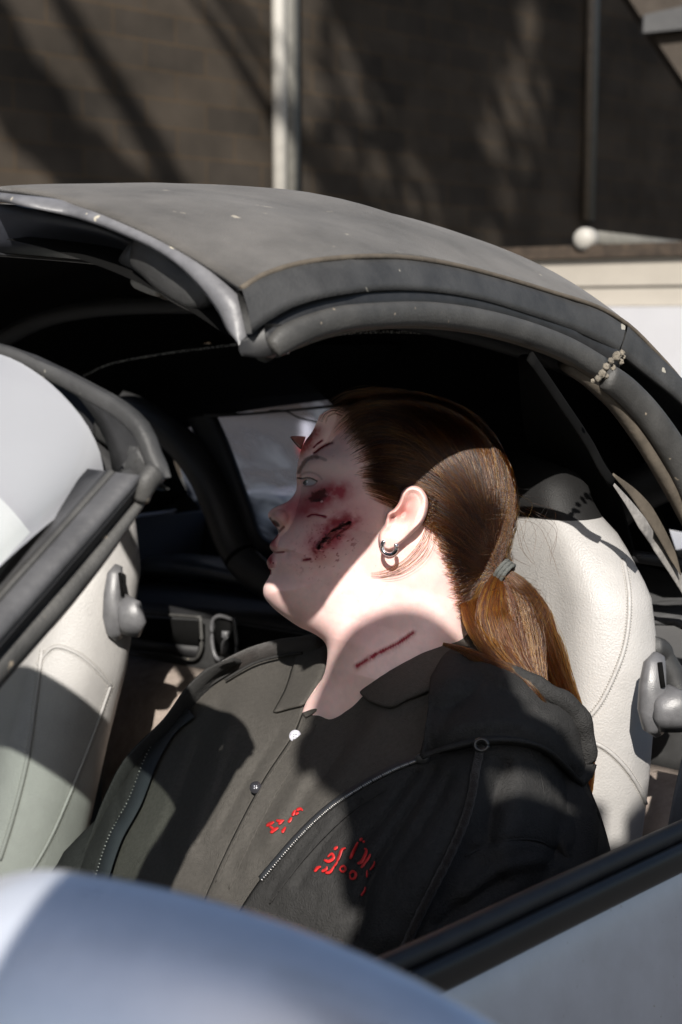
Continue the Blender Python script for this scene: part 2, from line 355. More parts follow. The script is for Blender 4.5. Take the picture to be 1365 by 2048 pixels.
# rows of the welt along the seam
MB().tube(C(seam[:, 0], seam[:, 1]-.001, seam[:, 2]), .0022, 8).build('seam_welt', 'seal_tan', top)
n = 60
flap_hi = ptc([(485, 580, .160), (520, 557, .162), (600, 531, .165), (700, 519, .167), (800, 519, .167), (900, 533, .167), (1000, 558, .165), (1100, 588, .162), (1200, 621, .159), (1252, 652, .157)], n)
flap_lo = ptc([(505, 668, .150), (530, 648, .15), (580, 618, .15), (640, 598, .15), (750, 582, .15), (860, 583, .15), (960, 599, .15), (1060, 629, .15), (1150, 661, .15), (1238, 702, .15)], n)
MB().strip(flap_hi, flap_lo, .006, ET).build('side_flap', 'vinyl', top)
fl2 = ptc([(1256, 652, .157), (1300, 694, .155), (1365, 757, .15), (1440, 840, .145), (1540, 980, .14)], 20)
fl3 = ptc([(1240, 704, .15), (1290, 745, .148), (1365, 806, .145), (1440, 890, .14), (1540, 1030, .135)], 20)
MB().strip(fl2, fl3, .006, ET).build('rear_flap', 'vinyl', top)
# pale lip along the raised front edge
fe = psc([(494, 694, .074), (484, 640, .074), (470, 600, .073), (420, 541, .071), (350, 491, .068), (250, 441, .062), (150, 406, .055), (0, 386, .046), (-20, 384, .10), (-60, 380, .17), (-160, 374, .23), (-300, 368, .27)], 70)
fi = psc([(482, 690, .07), (455, 662, .07), (438, 628, .069), (395, 570, .066), (335, 516, .063), (240, 468, .058), (150, 436, .05), (0, 404, .041), (-20, 402, .095), (-60, 397, .165), (-160, 390, .225), (-300, 384, .265)], 70)
MB().strip(fe, fi, .02, ES).build('front_lip', 'trim_pale', top)
tip0 = psc([(478, 672, .071), (500, 668, .076), (512, 655, .08)], 8)
MB().strip(psc([(484, 680, .07), (505, 664, .078), (530, 648, .085)], 8), psc([(484, 712, .07), (515, 716, .08), (545, 708, .087)], 8), .015, ES).build('corner_cap', 'seal_dark', top)
# dark header frame behind the lip, with its latch
MB().strip(psc([(-14, 407, .08), (0, 408, .076), (150, 440, .085), (240, 472, .1), (300, 505, .1), (360, 550, .1)], 30), psc([(-14, 504, .09), (0, 505, .086), (150, 518, .11), (262, 530, .125), (320, 560, .12), (372, 585, .12)], 30), .02, ES).build('header_frame', mat('header_frame_paint', (.03, .032, .04), .4, var=.2, vscale=20), top)
MB().sweep(psc([(-14, 507, .092), (0, 508, .088), (150, 520, .126), (255, 531, .126)], 20), oval(.003, .002), cap=True).build('header_bead', 'seal_dark', top)
b = MB(); cc = PS(335., 530., .09)
b.sweep(psc([(285, 492, .085), (318, 520, .085), (350, 552, .088), (392, 578, .09), (425, 592, .09)], 16), oval(.012, .017, 14, 3), scale=np.r_[.75, np.linspace(1, .9, 12), .75, .6, .4])
b.sweep(psc([(262, 500, .09), (300, 540, .095), (345, 572, .1)], 10), oval(.008, .012, 12, 3))
lat = b.build('latch', 'plastic', top)
MB().tube(psc([(268, 562, .085), (295, 574, .086), (322, 583, .087)], 8), .0045, 12, scale=[.7, 1, 1, 1, 1, 1, 1, .8]).build('pin', 'post_white', lat)
MB().tube(psc([(318, 583, .09), (350, 592, .092), (400, 590, .095), (425, 580, .095)], 10), .004, 8).build('hook', 'seal_tan', lat)
# weather seals round the window opening
u = np.linspace(0, 1, 60)
s1 = ptc([(545, 698, .152), (572, 677, .152), (620, 655, .152), (680, 638, .152), (760, 630, .152), (850, 628, .152), (950, 640, .152), (1050, 665, .15), (1140, 700, .15), (1202, 736, .149)], 60)
MB().sweep(s1, oval(.007, .0092, 14, 2.4), up=np.array([0, 0, 1.]), scale=np.interp(u, [0, .06, .2, .75, 1], [.75, 1, .95, 1.05, 1.15])).build('roof_seal', 'seal', top)
s1b = ptc([(550, 708, .158), (600, 688, .158), (660, 668, .158), (760, 653, .158), (850, 652, .158), (950, 663, .158), (1050, 689, .156), (1130, 720, .155), (1185, 752, .153)], 60)
MB().sweep(s1b, oval(.006, .0022, 10)).build('seal_lip', 'seal_tan', top)
dk = ptc([(515, 690, .165), (560, 655, .165), (640, 622, .165), (750, 606, .165), (860, 604, .165), (960, 618, .165), (1060, 646, .165), (1150, 680, .163), (1225, 720, .16)], 40)
MB().sweep(dk, oval(.012, .014)).build('seal_channel', 'seal_dark', top)
# torn seal end: crumbled foam
b = MB()
for (x, y, r, t) in [(1222, 722, .0045, .148), (1234, 712, .0065, .147), (1244, 706, .004, .147), (1213, 734, .005, .146), (1205, 748, .0055, .145), (1196, 757, .0045, .146), (1186, 762, .003, .147), (1212, 752, .004, .144), (1226, 735, .004, .149), (1242, 724, .004, .148), (1248, 714, .003, .148)]:
    th = np.linspace(.01, math.pi-.01, 9); ph = np.linspace(0, 2*math.pi, 14, endpoint=False); rr = .62*r*(1+.14*RNG.normal(size=(9, 14)))
    gg = np.stack([np.outer(np.sin(th), np.cos(ph))*rr, np.outer(np.sin(th), np.sin(ph))*rr*.7, np.outer(np.cos(th), np.ones(14))*rr], -1)+PT(float(x), float(y), t)
    b.grid(gg, closev=True)
b.build('torn_foam', 'foam', top)
s2 = ptc([(1212, 752, .148), (1245, 776, .148), (1290, 822, .146), (1330, 876, .143), (1365, 935, .14), (1420, 1050, .13), (1480, 1200, .12)], 40)
MB().sweep(s2, oval(.009, .0125, 16, 2.4), up=np.array([.3, 0, 1.]), scale=np.r_[.9, np.linspace(1, 1.35, 39)]).build('rear_seal', 'seal', top)
s2b = ptc([(1130, 728, .165), (1185, 768, .16), (1225, 806, .16), (1275, 872, .157), (1320, 944, .153), (1365, 1024, .15), (1430, 1160, .14)], 40)
MB().sweep(s2b, oval(.008, .006, 12, 2.4), up=np.array([.6, 0, 1.])).build('rear_seal_lip', 'seal_tan', top)
s2c = ptc([(1180, 748, .17), (1240, 806, .17), (1290, 868, .168), (1335, 936, .165), (1375, 1010, .16)], 30)
MB().sweep(s2c, oval(.01, .012)).build('seal_channel', 'seal_dark', top)
# roof bows seen dark from below
bw = cr(pts([(.55, .235, 1.20), (.56, .3, 1.215), (.57, .45, 1.24), (.58, .8, 1.26), (.57, 1.15, 1.24), (.56, 1.4, 1.15)]), 40)
MB().sweep(C(bw[:, 0], bw[:, 1], bw[:, 2]), oval(.014, .012)).build('roof_bow', 'black', top)
dust = psc([(168, 752, .62), (215, 730, .62), (300, 712, .62), (400, 698, .62), (480, 688, .62), (640, 672, .62), (760, 664, .62), (900, 668, .62)], 50)
MB().sweep(dust, oval(.0012, .0016)).build('liner_binding', mat('dusty_binding', (.02, .02, .02), .9, speck=(350, .52, (.25, .24, .22))), top)

# windscreen with frame
def edge_px(l, ctr_):                     # the near half from sight lines, the far half mirrored
    a_ = carc(np.array([PS(float(x), float(y), v) for x, y, v in l])); m_ = a_[::-1].copy(); m_[:, 1] = 2*TC-m_[:, 1]
    return cr(np.r_[a_, ctr_, m_], 60)
hdr = edge_px([(320, 975, .0), (322, 951, .0), (307, 916, .0), (287, 864, 0.), (246, 823, 0.), (176, 782, -.003), (88, 738, -.008), (0, 705, -.015)], [(-.045, .55, 1.248), (-.06, .8, 1.254), (-.045, 1.05, 1.248)])
gt = edge_px([(212, 960, -.012), (208, 945, -.012), (202, 910, -.012), (176, 852, -.013), (126, 790, -.015), (70, 743, -.018), (0, 708, -.022)], [(-.052, .55, 1.244), (-.068, .8, 1.25), (-.052, 1.05, 1.244)])
pl0 = carc(PT(-500., 1762., .089)); vv_ = (gt[:, 1]-TC)/(TC-gt[0, 1]); low = np.c_[pl0[0]-.12*(1-vv_**2), TC+vv_*(TC-pl0[1]), np.full(60, pl0[2])]
uu = np.linspace(0, 1, 24)
G = gt[:, None]*(1-uu[None, :, None])+low[:, None]*uu[None, :, None]
G[..., 2] += .02*np.sin(uu*math.pi)[None]
def glass_mat(name, tint, film, tr):
    m = bpy.data.materials.new(name); m.use_nodes = True; n = m.node_tree.nodes; l = m.node_tree.links; n.clear()
    o = n.new('ShaderNodeOutputMaterial'); t = n.new('ShaderNodeBsdfTransparent'); t.inputs[0].default_value = (*tint, 1)
    d = n.new('ShaderNodeBsdfDiffuse'); d.inputs[0].default_value = (*film, 1); gl = n.new('ShaderNodeBsdfGlossy'); gl.inputs['Roughness'].default_value = .03
    a = n.new('ShaderNodeMixShader'); tx = n.new('ShaderNodeTexNoise'); tx.inputs['Scale'].default_value = 5; tx.inputs['Detail'].default_value = 5
    tc = n.new('ShaderNodeTexCoord'); l.new(tc.outputs['Object'], tx.inputs['Vector'])
    mr = n.new('ShaderNodeMapRange'); mr.inputs['To Min'].default_value = (1-tr)*.9; mr.inputs['To Max'].default_value = min(1, (1-tr)*1.1); l.new(tx.outputs['Fac'], mr.inputs['Value'])
    l.new(mr.outputs[0], a.inputs[0]); l.new(t.outputs[0], a.inputs[1]); l.new(d.outputs[0], a.inputs[2])
    b = n.new('ShaderNodeMixShader'); fr = n.new('ShaderNodeFresnel'); fr.inputs[0].default_value = 1.5
    l.new(fr.outputs[0], b.inputs[0]); l.new(a.outputs[0], b.inputs[1]); l.new(gl.outputs[0], b.inputs[2]); l.new(b.outputs[0], o.inputs[0])
    return m
ws = MB().grid(C(G[..., 0], G[..., 1], G[..., 2])).build('windscreen', glass_mat('pale_film_windscreen', (.86, .98, .92), (.62, .63, .67), .55), car)  # clear pane mixed with an even pale film
for t0_, t1_ in ((.2, .74), (.86, 1.4)):
    i0 = [k for k in range(60) if t0_ < gt[k, 1] < t1_]; a_ = gt[i0]+np.array([.03, 0, -.012]); b_ = a_+np.array([-.07, 0, -.048]); MB().strip(C(a_[:, 0], a_[:, 1], a_[:, 2]), C(b_[:, 0], b_[:, 1], b_[:, 2]), .012, np.array([0, 0, -1.])).build('shadow_visor', 'black', car)  # visors added to widen the header's shadow band
# header rail (from the near corner up and across)
hw = C(hdr[:, 0], hdr[:, 1], hdr[:, 2])
MB().sweep(hw, oval(.006, .006, 14, 2.6)).build('header_rail', 'vinyl', ws)
gw = C(gt[:, 0]+.008, gt[:, 1], gt[:, 2]+.003)
MB().ruled(gw, hw+np.array([0, 0, .006]), 4).build('header_trim', 'seal_dark', ws, solid=.004)
def plr(l, k=30): return ptc(l, k)
pa = plr([(222, 940, .165), (110, 1068, .158), (0, 1190, .15), (-250, 1480, .12), (-500, 1760, .09)])
pb = plr([(231, 944, .163), (114, 1076, .157), (0, 1205, .149), (-250, 1505, .119), (-500, 1785, .089)])
pc = plr([(292, 952, .152), (150, 1118, .146), (0, 1290, .138), (-250, 1580, .11), (-500, 1860, .08)])
pd_ = plr([(300, 962, .16), (158, 1132, .154), (0, 1310, .146), (-250, 1600, .118), (-500, 1880, .088)])
pe = plr([(318, 968, .160), (196, 1146, .154), (0, 1378, .146), (-250, 1668, .118), (-500, 1945, .088)])
up_ = np.array([0, .3, 1.])
MB().strip(pa, pb, .004, ET).build('pillar_bead', 'seal', ws)
pb2 = plr([(233, 945, .162), (115, 1078, .156), (0, 1207, .148), (-250, 1496, .118), (-500, 1776, .088)]); MB().strip(pb2, pc, .03, ET).build('pillar_trim', mat('pillar_vinyl', (.06, .06, .063), .5, var=.25, vscale=30, bump=.2), ws)
MB().strip(pc, pd_, .004, ET).build('pillar_groove', 'black', ws)
MB().strip(pd_, pe, .028, ET).build('pillar_seal', 'seal', ws)
b = MB()
b.sweep(psc([(262, 985, -.01), (268, 955, 0), (285, 932, .0), (300, 918, .002)], 12), oval(.007, .011, 12, 3))
b.build('corner_seal', 'vinyl', ws)
b = MB(); b.sweep(ptc([(282, 1000, .155), (292, 968, .152), (312, 945, .152)], 10), oval(.006, .007, 12), scale=np.linspace(.8, 1.1, 10)); b.build('corner_tip', 'seal', ws)
MB().sweep(psc([(205, 850, .004), (240, 872, .004), (272, 905, .003), (287, 935, .0)], 14), oval(.007, .010, 12, 3)).build('corner_rubber', 'vinyl', ws)

# doors, wings and rear deck: the shell round the cabin
def body_side(mirror=False):
    ss = np.linspace(-.62, 1.35, 40); prof = [(0, .866), (-.012, .852), (-.03, .80), (-.045, .70), (-.05, .55), (-.035, .42), (-.045, .30), (.02, .2)]
    pr = cr(pts(prof), 24); gq = np.zeros((40, 24, 3))
    for i, s in enumerate(ss):
        for j, (t, z) in enumerate(pr): gq[i, j] = (s, t+.02*((s-.3)/1)**2, z+.01*(s-.2))
    if mirror: gq[..., 1] = 2*TC-gq[..., 1]
    return C(gq[..., 0], gq[..., 1], gq[..., 2])
dr = MB().grid(body_side()).build('door', 'paint_w', car, solid=.004)
MB().grid(body_side(True)).build('far_door', 'paint_w', car, solid=.004)
bo = ptc([(700, 1968, -.004), (870, 1892, -.004), (1100, 1784, -.004), (1365, 1662, -.004), (1600, 1560, -.004), (2000, 1430, -.004)], 30)
MB().sweep(bo, oval(.0075, .0075, 14, 2.5)).build('window_rubber', 'seal_dark', dr)
bo2 = bo-ET*.012-np.array([0, 0, .012]); MB().sweep(bo2, oval(.006, .011, 14, 2.5)).build('belt_trim', mat('belt_rubber', (.012, .012, .013), .35, var=.2, vscale=20), dr)
bo3 = bo+ET*.014-np.array([0, 0, .022]); MB().sweep(bo3, oval(.012, .006, 14, 2.5)).build('door_top', 'plastic', dr)
ins_ = np.array([[C(s, .07+.02*z, z) for z in np.linspace(.2, .78, 8)] for s in np.linspace(-.6, .6, 10)])
MB().grid(ins_).build('door_card', 'black', dr, solid=.01)
# bonnet and front wing, ahead of the windscreen
gq = np.zeros((24, 40, 3)); ss = np.linspace(-.6, -1.75, 24); vv = np.linspace(-1, 1, 40)
for i, s in enumerate(ss):
    k = (i/23)
    for j, v in enumerate(vv):
        av = abs(v); z = .86-.2*k**1.6+.035*math.exp(-((av-.82)/.13)**2)-.6*max(0, av-.9)**1.2*6
        gq[i, j] = (s, TC+v*.84*(1-.16*k**3), max(.2, z))
MB().grid(C(gq[..., 0], gq[..., 1], gq[..., 2])).build('bonnet', 'paint_w', car, solid=.004)
gq = np.zeros((16, 30, 3)); ss = np.linspace(1.2, 2.0, 16); vv = np.linspace(-1, 1, 30)
for i, s in enumerate(ss):
    for j, v in enumerate(vv):
        k = i/15; gq[i, j] = (s, TC+v*.84*(1-.12*k**3), .9-.12*k**2-.7*max(0, abs(v)-.85)**1.1*4)
MB().grid(C(gq[..., 0], gq[..., 1], gq[..., 2])).build('rear_deck', 'paint_w', car, solid=.004)
for s, nm in ((-1.2, 0), (1.35, 1)):
    for tt in (.02, 1.58):
        b = MB(); a = np.linspace(0, 2*math.pi, 33)[:-1]
        ring = C(s+.245*np.cos(a), tt, .31+.245*np.sin(a)); b.sweep(np.r_[ring, ring[:2]], oval(.09, .065, 12, 3), up=ET, cap=False); wh = b.build('wheel', 'seal_dark', car)
        b = MB(); b.tube(C([s]*4, [tt-.09, tt-.07, tt+.07, tt+.09], [.31]*4), .2, 24, up=[0, 0, 1.], scale=[.9, 1, 1, .9]); b.build('rim', 'grey_plastic', wh)
# door mirror: a rounded shell, its glass facing rearwards, on a foot at the door
mc = P(150., 2500., .5); mu = np.array([.95, -.31, 0]); mn = np.array([-.31, -.95, 0]); mz = np.array([0, 0, 1.])
th = np.linspace(.001, math.pi-.001, 40); ph = np.linspace(0, 2*math.pi, 72, endpoint=False)
gm = np.zeros((40, 72, 3))
for i, a in enumerate(th):
    for j, p_ in enumerate(ph):
        x = math.sin(a)*math.cos(p_); y = math.sin(a)*math.sin(p_); z = math.cos(a)
        gm[i, j] = mc+mu*x*(.235 if x > 0 else .095)+mn*y*(.06 if y > 0 else .035)+mz*z*(.139 if z > 0 else .055)
mir = MB().grid(gm, closev=True).build('door_mirror', 'paint', car)
b = MB(); b.sweep(np.array([mc+mn*-.030+mu*.04-mz*.0, mc+mn*-.037+mu*.04]), np.c_[np.cos(ph)*.1, np.sin(ph)*.05+.03]); b.build('mirror_glass', mat('mirror_glass', (.8, .8, .8), .02, metal=1), mir)
b = MB(); b.sweep(np.array([mc-mz*.03-mu*.03, mc-mz*.05-mu*.09+np.array([-.03, .06, 0]), C(-.3, .02, .84)]), oval(.03, .02, 14)); b.build('mirror_foot', 'seal_dark', mir)

# ------------------------------------------------------------------ cabin
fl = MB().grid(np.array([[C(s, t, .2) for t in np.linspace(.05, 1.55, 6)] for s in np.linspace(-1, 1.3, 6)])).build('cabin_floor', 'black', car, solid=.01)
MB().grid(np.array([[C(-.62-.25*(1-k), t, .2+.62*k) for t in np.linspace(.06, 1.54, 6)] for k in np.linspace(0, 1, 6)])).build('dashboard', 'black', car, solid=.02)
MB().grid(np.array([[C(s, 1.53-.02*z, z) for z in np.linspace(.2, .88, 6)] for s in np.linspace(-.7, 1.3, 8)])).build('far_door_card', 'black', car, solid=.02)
b = MB()                                # centre tunnel
b.sweep(C([-.6, -.2, .2, .6, .8], [TC]*5, [.34, .36, .38, .40, .42]), oval(.11, .2, 16, 3)); b.build('centre_tunnel', 'black', car)
# rear bulkhead: carpeted ledge, a panel with pockets, and the dark shelf above it
car_l = psc([(215, 1312, 0.740), (300, 1330, 0.740), (390, 1348, 0.740), (520, 1372, 0.740), (800, 1430, 0.740), (1365, 1560, 0.740), (1500, 1590, 0.740)], 30)
car_m = psc([(215, 1372, 0.670), (300, 1392, 0.670), (390, 1412, 0.670), (520, 1440, 0.670), (800, 1505, 0.670), (1365, 1640, 0.670), (1500, 1675, 0.670)], 30)
car_b = psc([(215, 1660, 0.610), (300, 1680, 0.610), (390, 1700, 0.610), (520, 1730, 0.610), (800, 1800, 0.610), (1365, 1930, 0.610), (1500, 1960, 0.610)], 30)
MB().grid(np.stack([car_l, car_l*.5+car_m*.5+np.array([0, 0, .006]), car_m, car_m*.7+car_b*.3, car_b], 1)).build('carpet', 'carpet', car, solid=.02)
pan = [(150, 1215, 0.770), (260, 1224, 0.770), (400, 1236, 0.770), (520, 1252, 0.770), (700, 1282, 0.770), (1000, 1340, 0.770), (1365, 1415, 0.770), (1500, 1442, 0.770)]
pan_u = psc(pan, 30); pan_d = psc([(x, y+.0+105+(x-260)*.025, 0.755) for x, y, s in pan], 30)
bh = MB().ruled(pan_u, pan_d, 6).build('bulkhead_panel', 'plastic', car, solid=.01)
def frame_rect(l, r, sd, m, name, depth=.02):
    q = psc([(x, y, sd) for x, y in l]+[(l[0][0], l[0][1], sd)], 60)
    MB().tube(q, r, 8).build(name, m, bh)
frame_rect([(402, 1235), (402, 1300), (390, 1318), (330, 1308), (262, 1296), (262, 1240), (275, 1228), (340, 1230)], .0028, 0.745, 'seal', 'pocket_rim')
def quad(l, sd, name, m, par):
    q = np.array([PS(float(x), float(y), sd) for x, y in l]); MB().ruled(q[[0, 1]], q[[3, 2]], 2).build(name, m, par, solid=.004)
quad([(266, 1234), (398, 1242), (398, 1290), (266, 1276)], 0.746, 'pocket', 'liner', bh)
quad([(266, 1280), (398, 1293), (394, 1314), (266, 1298)], 0.744, 'pocket_lip', 'black', bh)
frame_rect([(470, 1240), (472, 1310), (455, 1324), (436, 1318), (427, 1300), (427, 1240), (440, 1232)], .003, 0.743, 'grey_plastic', 'catch_rim')
quad([(432, 1240), (466, 1242), (466, 1308), (432, 1302)], 0.747, 'catch_recess', 'liner', bh)
MB().sweep(psc([(452, 1262, 0.738), (451, 1285, 0.736), (450, 1308, 0.740)], 8), oval(.006, .004)).build('catch', 'grey_plastic', bh)
quad([(476, 1250), (640, 1276), (700, 1330), (480, 1310)], 0.746, 'pocket', 'liner', bh)
sh = psc([(100, 1165, 1.05), (260, 1160, 1.05), (400, 1172, 1.05), (560, 1195, 1.05), (1000, 1265, 1.05), (1400, 1330, 1.05)], 24)
MB().ruled(sh, pan_u[np.linspace(0, 29, 24).astype(int)]+np.array([0, 0, .002]), 6).build('rear_shelf', 'black', car, solid=.01)
MB().sweep(psc([(215, 1206, .98), (330, 1206, .98), (450, 1220, .98), (620, 1252, .98), (1000, 1322, .98)], 24), oval(.012, .008)).build('shelf_edge', 'plastic', car)
MB().sweep(psc([(240, 1150, 1.02), (330, 1130, 1.02), (440, 1138, 1.02), (560, 1160, 1.02), (700, 1180, 1.02)], 24), oval(.05, .018, 16, 2.4)).build('cover_roll', mat('cover_roll_vinyl', (.03, .03, .03), .3, var=.3, vscale=30), car)
# roll-over hoops behind each seat
def hoop(dt):
    l = [(1.42, .60), (1.40, .80), (1.345, .95), (1.30, 1.06), (1.18, 1.085), (1.15, 1.05), (1.10, .95), (1.065, .865), (.98, .80), (.9, .78)]
    return l
rb = psc([(150, 808, .87), (240, 812, .87), (310, 846, .87), (368, 892, .87), (408, 948, .87), (436, 1010, .87), (462, 1080, .87), (488, 1124, .87), (535, 1162, .87), (590, 1186, .87), (640, 1205, .87), (760, 1215, .87)], 60)
RBm = mat('roll_bar_vinyl', (.032, .032, .033), .42, var=.2, vscale=20, bump=.25, bscale=900)
rbp = MB().tube(rb, .0262, 18, up=ES).build('roll_bar', RBm, car)
MB().tube(psc([(480, 1112, .87), (484, 1118, .87)], 4)[[0, 1, 2, 3]], .0268, 18, up=ES).build('bar_joint', 'liner', rbp)
rr_ = carc(rb); rr_[:, 1] = 2*TC-rr_[:, 1]
MB().tube(C(rr_[:, 0], rr_[:, 1], rr_[:, 2]), .0262, 18, up=ES).build('roll_bar', RBm, car)
# draught screen frame between the hoops
fr = [(408, 830, .885), (431, 881, .885), (455, 945, .885), (478, 1010, .885), (499, 1068, .885), (525, 1088, .885), (760, 1125, .885)]
MB().strip(psc([(x-34, y+6, .885) for x, y, s in fr], 40), psc([(x+14, y, .885) for x, y, s in fr], 40), .012, ES).build('screen_frame', 'black', car)
MB().strip(psc([(408, 828, .885), (480, 826, .885), (560, 820, .885), (680, 808, .885)], 20), psc([(412, 836, .885), (480, 832, .885), (560, 825, .885), (680, 814, .885)], 20), .01, ES).build('screen_rail', 'plastic', car)
MB().tube(psc([(540, 821, .88), (570, 822, .88), (600, 836, .88), (640, 846, .88)], 14), .0013, 8).build('loose_wire', 'plastic', car)
# rear window of clear vinyl with creases and painted reflections, and the black cloth round it
def vinyl_mat():
    m = bpy.data.materials.new('creased_vinyl_glare'); m.use_nodes = True; n = m.node_tree.nodes; l = m.node_tree.links; n.clear()
    o = n.new('ShaderNodeOutputMaterial'); t = n.new('ShaderNodeBsdfRefraction'); t.inputs['Color'].default_value = (.72, .73, .84, 1); t.inputs['IOR'].default_value = 1.06; t.inputs['Roughness'].default_value = .2
    d = n.new('ShaderNodeBsdfPrincipled'); d.inputs['Roughness'].default_value = .5
    tc = n.new('ShaderNodeTexCoord'); mp = n.new('ShaderNodeMapping'); mp.inputs['Rotation'].default_value = (.3, rad(35), rad(45)); mp.inputs['Scale'].default_value = (1.5, 6, 9)
    tx = n.new('ShaderNodeTexNoise'); tx.inputs['Scale'].default_value = 2.2; tx.inputs['Detail'].default_value = 2; tx.inputs['Distortion'].default_value = .6
    l.new(tc.outputs['Object'], mp.inputs[0]); l.new(mp.outputs[0], tx.inputs['Vector'])
    r = n.new('ShaderNodeValToRGB'); r.color_ramp.elements[0].position = .40; r.color_ramp.elements[0].color = (.25, .25, .25, 1); r.color_ramp.elements[1].position = .64; r.color_ramp.elements[1].color = (.85, .85, .85, 1)
    l.new(tx.outputs['Fac'], r.inputs['Fac'])
    c = n.new('ShaderNodeValToRGB'); c.color_ramp.elements[0].color = (.04, .04, .07, 1); c.color_ramp.elements[0].position = .4; c.color_ramp.elements[1].position = .62; c.color_ramp.elements[1].color = (.85, .78, .72, 1)  # pale streaks coloured in for reflections
    l.new(tx.outputs['Fac'], c.inputs['Fac']); l.new(c.outputs[0], d.inputs['Base Color']); tl = n.new('ShaderNodeBsdfTranslucent'); l.new(c.outputs[0], tl.inputs[0]); ms = n.new('ShaderNodeMixShader'); ms.inputs[0].default_value = .6; l.new(d.outputs[0], ms.inputs[1]); l.new(tl.outputs[0], ms.inputs[2])
    a = n.new('ShaderNodeMixShader'); l.new(r.outputs[0], a.inputs[0]); l.new(t.outputs[0], a.inputs[1]); l.new(ms.outputs[0], a.inputs[2]); l.new(a.outputs[0], o.inputs[0])
    return m
def rear_pts(l, k): return psc([(x, y, s) for x, y, s in l], k)
win_t = rear_pts([(342, 872, 1.03), (420, 836, 1.03), (520, 816, 1.03), (600, 805, 1.03), (680, 795, 1.03), (760, 790, 1.03)], 24)
win_b = rear_pts([(375, 985, 1.15), (430, 1046, 1.15), (520, 1078, 1.15), (600, 1090, 1.15), (680, 1100, 1.15), (760, 1110, 1.15)], 24)
rw = MB().ruled(win_t, win_b, 10).build('rear_window', vinyl_mat(), car)
E0 = rear_pts([(60, 700, .8), (200, 690, .8), (420, 690, .8), (600, 690, .8), (700, 690, .8), (800, 690, .8)], 24)
MB().ruled(E0, win_t, 6).build('window_surround', 'liner', rw, solid=.004)
sL = np.array([PS(x, y, s) for x, y, s in [(342., 872., 1.03), (350., 930., 1.08), (375., 985., 1.15)]])
sO = np.array([PS(x, y, s) for x, y, s in [(60., 700., .8), (40., 1000., .9), (60., 1210., 1.05)]])
MB().ruled(cr(sL, 10), cr(sO, 10), 6).build('window_surround', 'liner', rw, solid=.004)
lowb = rear_pts([(60, 1210, 1.1), (420, 1215, 1.1), (520, 1225, 1.1), (600, 1235, 1.1), (700, 1250, 1.1), (780, 1262, 1.1)], 24)
MB().ruled(np.array([win_t[-1], (win_t[-1]+win_b[-1])/2, win_b[-1]]), np.array([PS(1150., 700., .85), PS(1300., 950., .95), PS(1400., 1250., 1.05)]), 6).build('window_surround', 'liner', rw, solid=.004)
MB().ruled(win_b, lowb, 5).build('window_surround', 'liner', rw, solid=.004)
# inner quarter of the top on the near side, strap and belt
MB().ruled(ptc([(1065, 712, .2), (1150, 850, .25), (1215, 935, .28), (1243, 1010, .3), (1262, 1080, .3), (1275, 1135, .3)], 20), ptc([(1040, 712, .24), (1050, 850, .34), (1080, 950, .38), (1100, 1050, .4), (1150, 1120, .4), (1200, 1160, .4)], 20), 4).build('quarter_lining', 'liner', top, solid=.004)
st = ptc([(1060, 712, .19), (1120, 800, .19), (1180, 890, .19), (1207, 940, .185), (1260, 1010, .18), (1310, 1085, .17), (1372, 1180, .16), (1430, 1290, .15)], 40)
MB().sweep(st[:19], oval(.005, .0018, 10, 3), up=-ET).build('shaded_strap', 'liner', top); MB().sweep(st[18:], oval(.009, .0018, 10, 3), up=-ET, scale=np.interp(np.arange(len(st)-18), [0, 6, 30], [.15, .75, .8])).build('tension_strap', 'dusty', top)  # upper run of the strap coloured near black for shade
st2 = ptc([(1226, 948, .17), (1270, 990, .168), (1310, 1045, .164), (1345, 1110, .16), (1362, 1150, .155)], 30)
MB().sweep(st2, oval(.008, .002, 10, 3), up=-ET, scale=np.interp(np.linspace(0, 1, 30), [0, .4, .8, 1], [.15, 1, .7, .1])).build('strap_edge', 'seal_tan', top)
# near rear corner: deck, bits of trim, belt reel
MB().grid(np.array([[C(s, t, .915+.01*math.sin(t*30)) for t in np.linspace(.06, .5, 8)] for s in np.linspace(.75, 1.2, 6)])).build('corner_shelf', mat('dusty_shelf', (.07, .07, .072), .7, var=.4, vscale=25), car, solid=.006)
MB().tube(ptc([(1262, 1112, .3), (1320, 1120, .28), (1365, 1128, .26), (1500, 1150, .2)], 10), .007, 10).build('shelf_edge', 'black', car)
b = MB(); b.sweep(ptc([(1285, 1290, .2), (1310, 1300, .2), (1340, 1340, .19), (1362, 1385, .18)], 12), oval(.02, .012, 12, 3)); b.build('belt_guide', 'plastic', car)
b = MB(); b.sweep(psc([(1300, 1420, .9), (1340, 1440, .9), (1420, 1470, .9)], 8), oval(.02, .04, 12, 3)); b.sweep(psc([(1290, 1490, .86), (1340, 1505, .86), (1420, 1535, .86)], 8), oval(.02, .02, 12, 3)); b.build('sill_trim', 'grey_plastic', car)
belt = ptc([(1440, 1340, .08), (1400, 1480, .07), (1372, 1600, .065), (1352, 1720, .06), (1330, 1840, .06)], 20)
MB().sweep(belt, oval(.022, .0012, 8, 4), up=-ET).build('seat_belt', 'webbing', car)

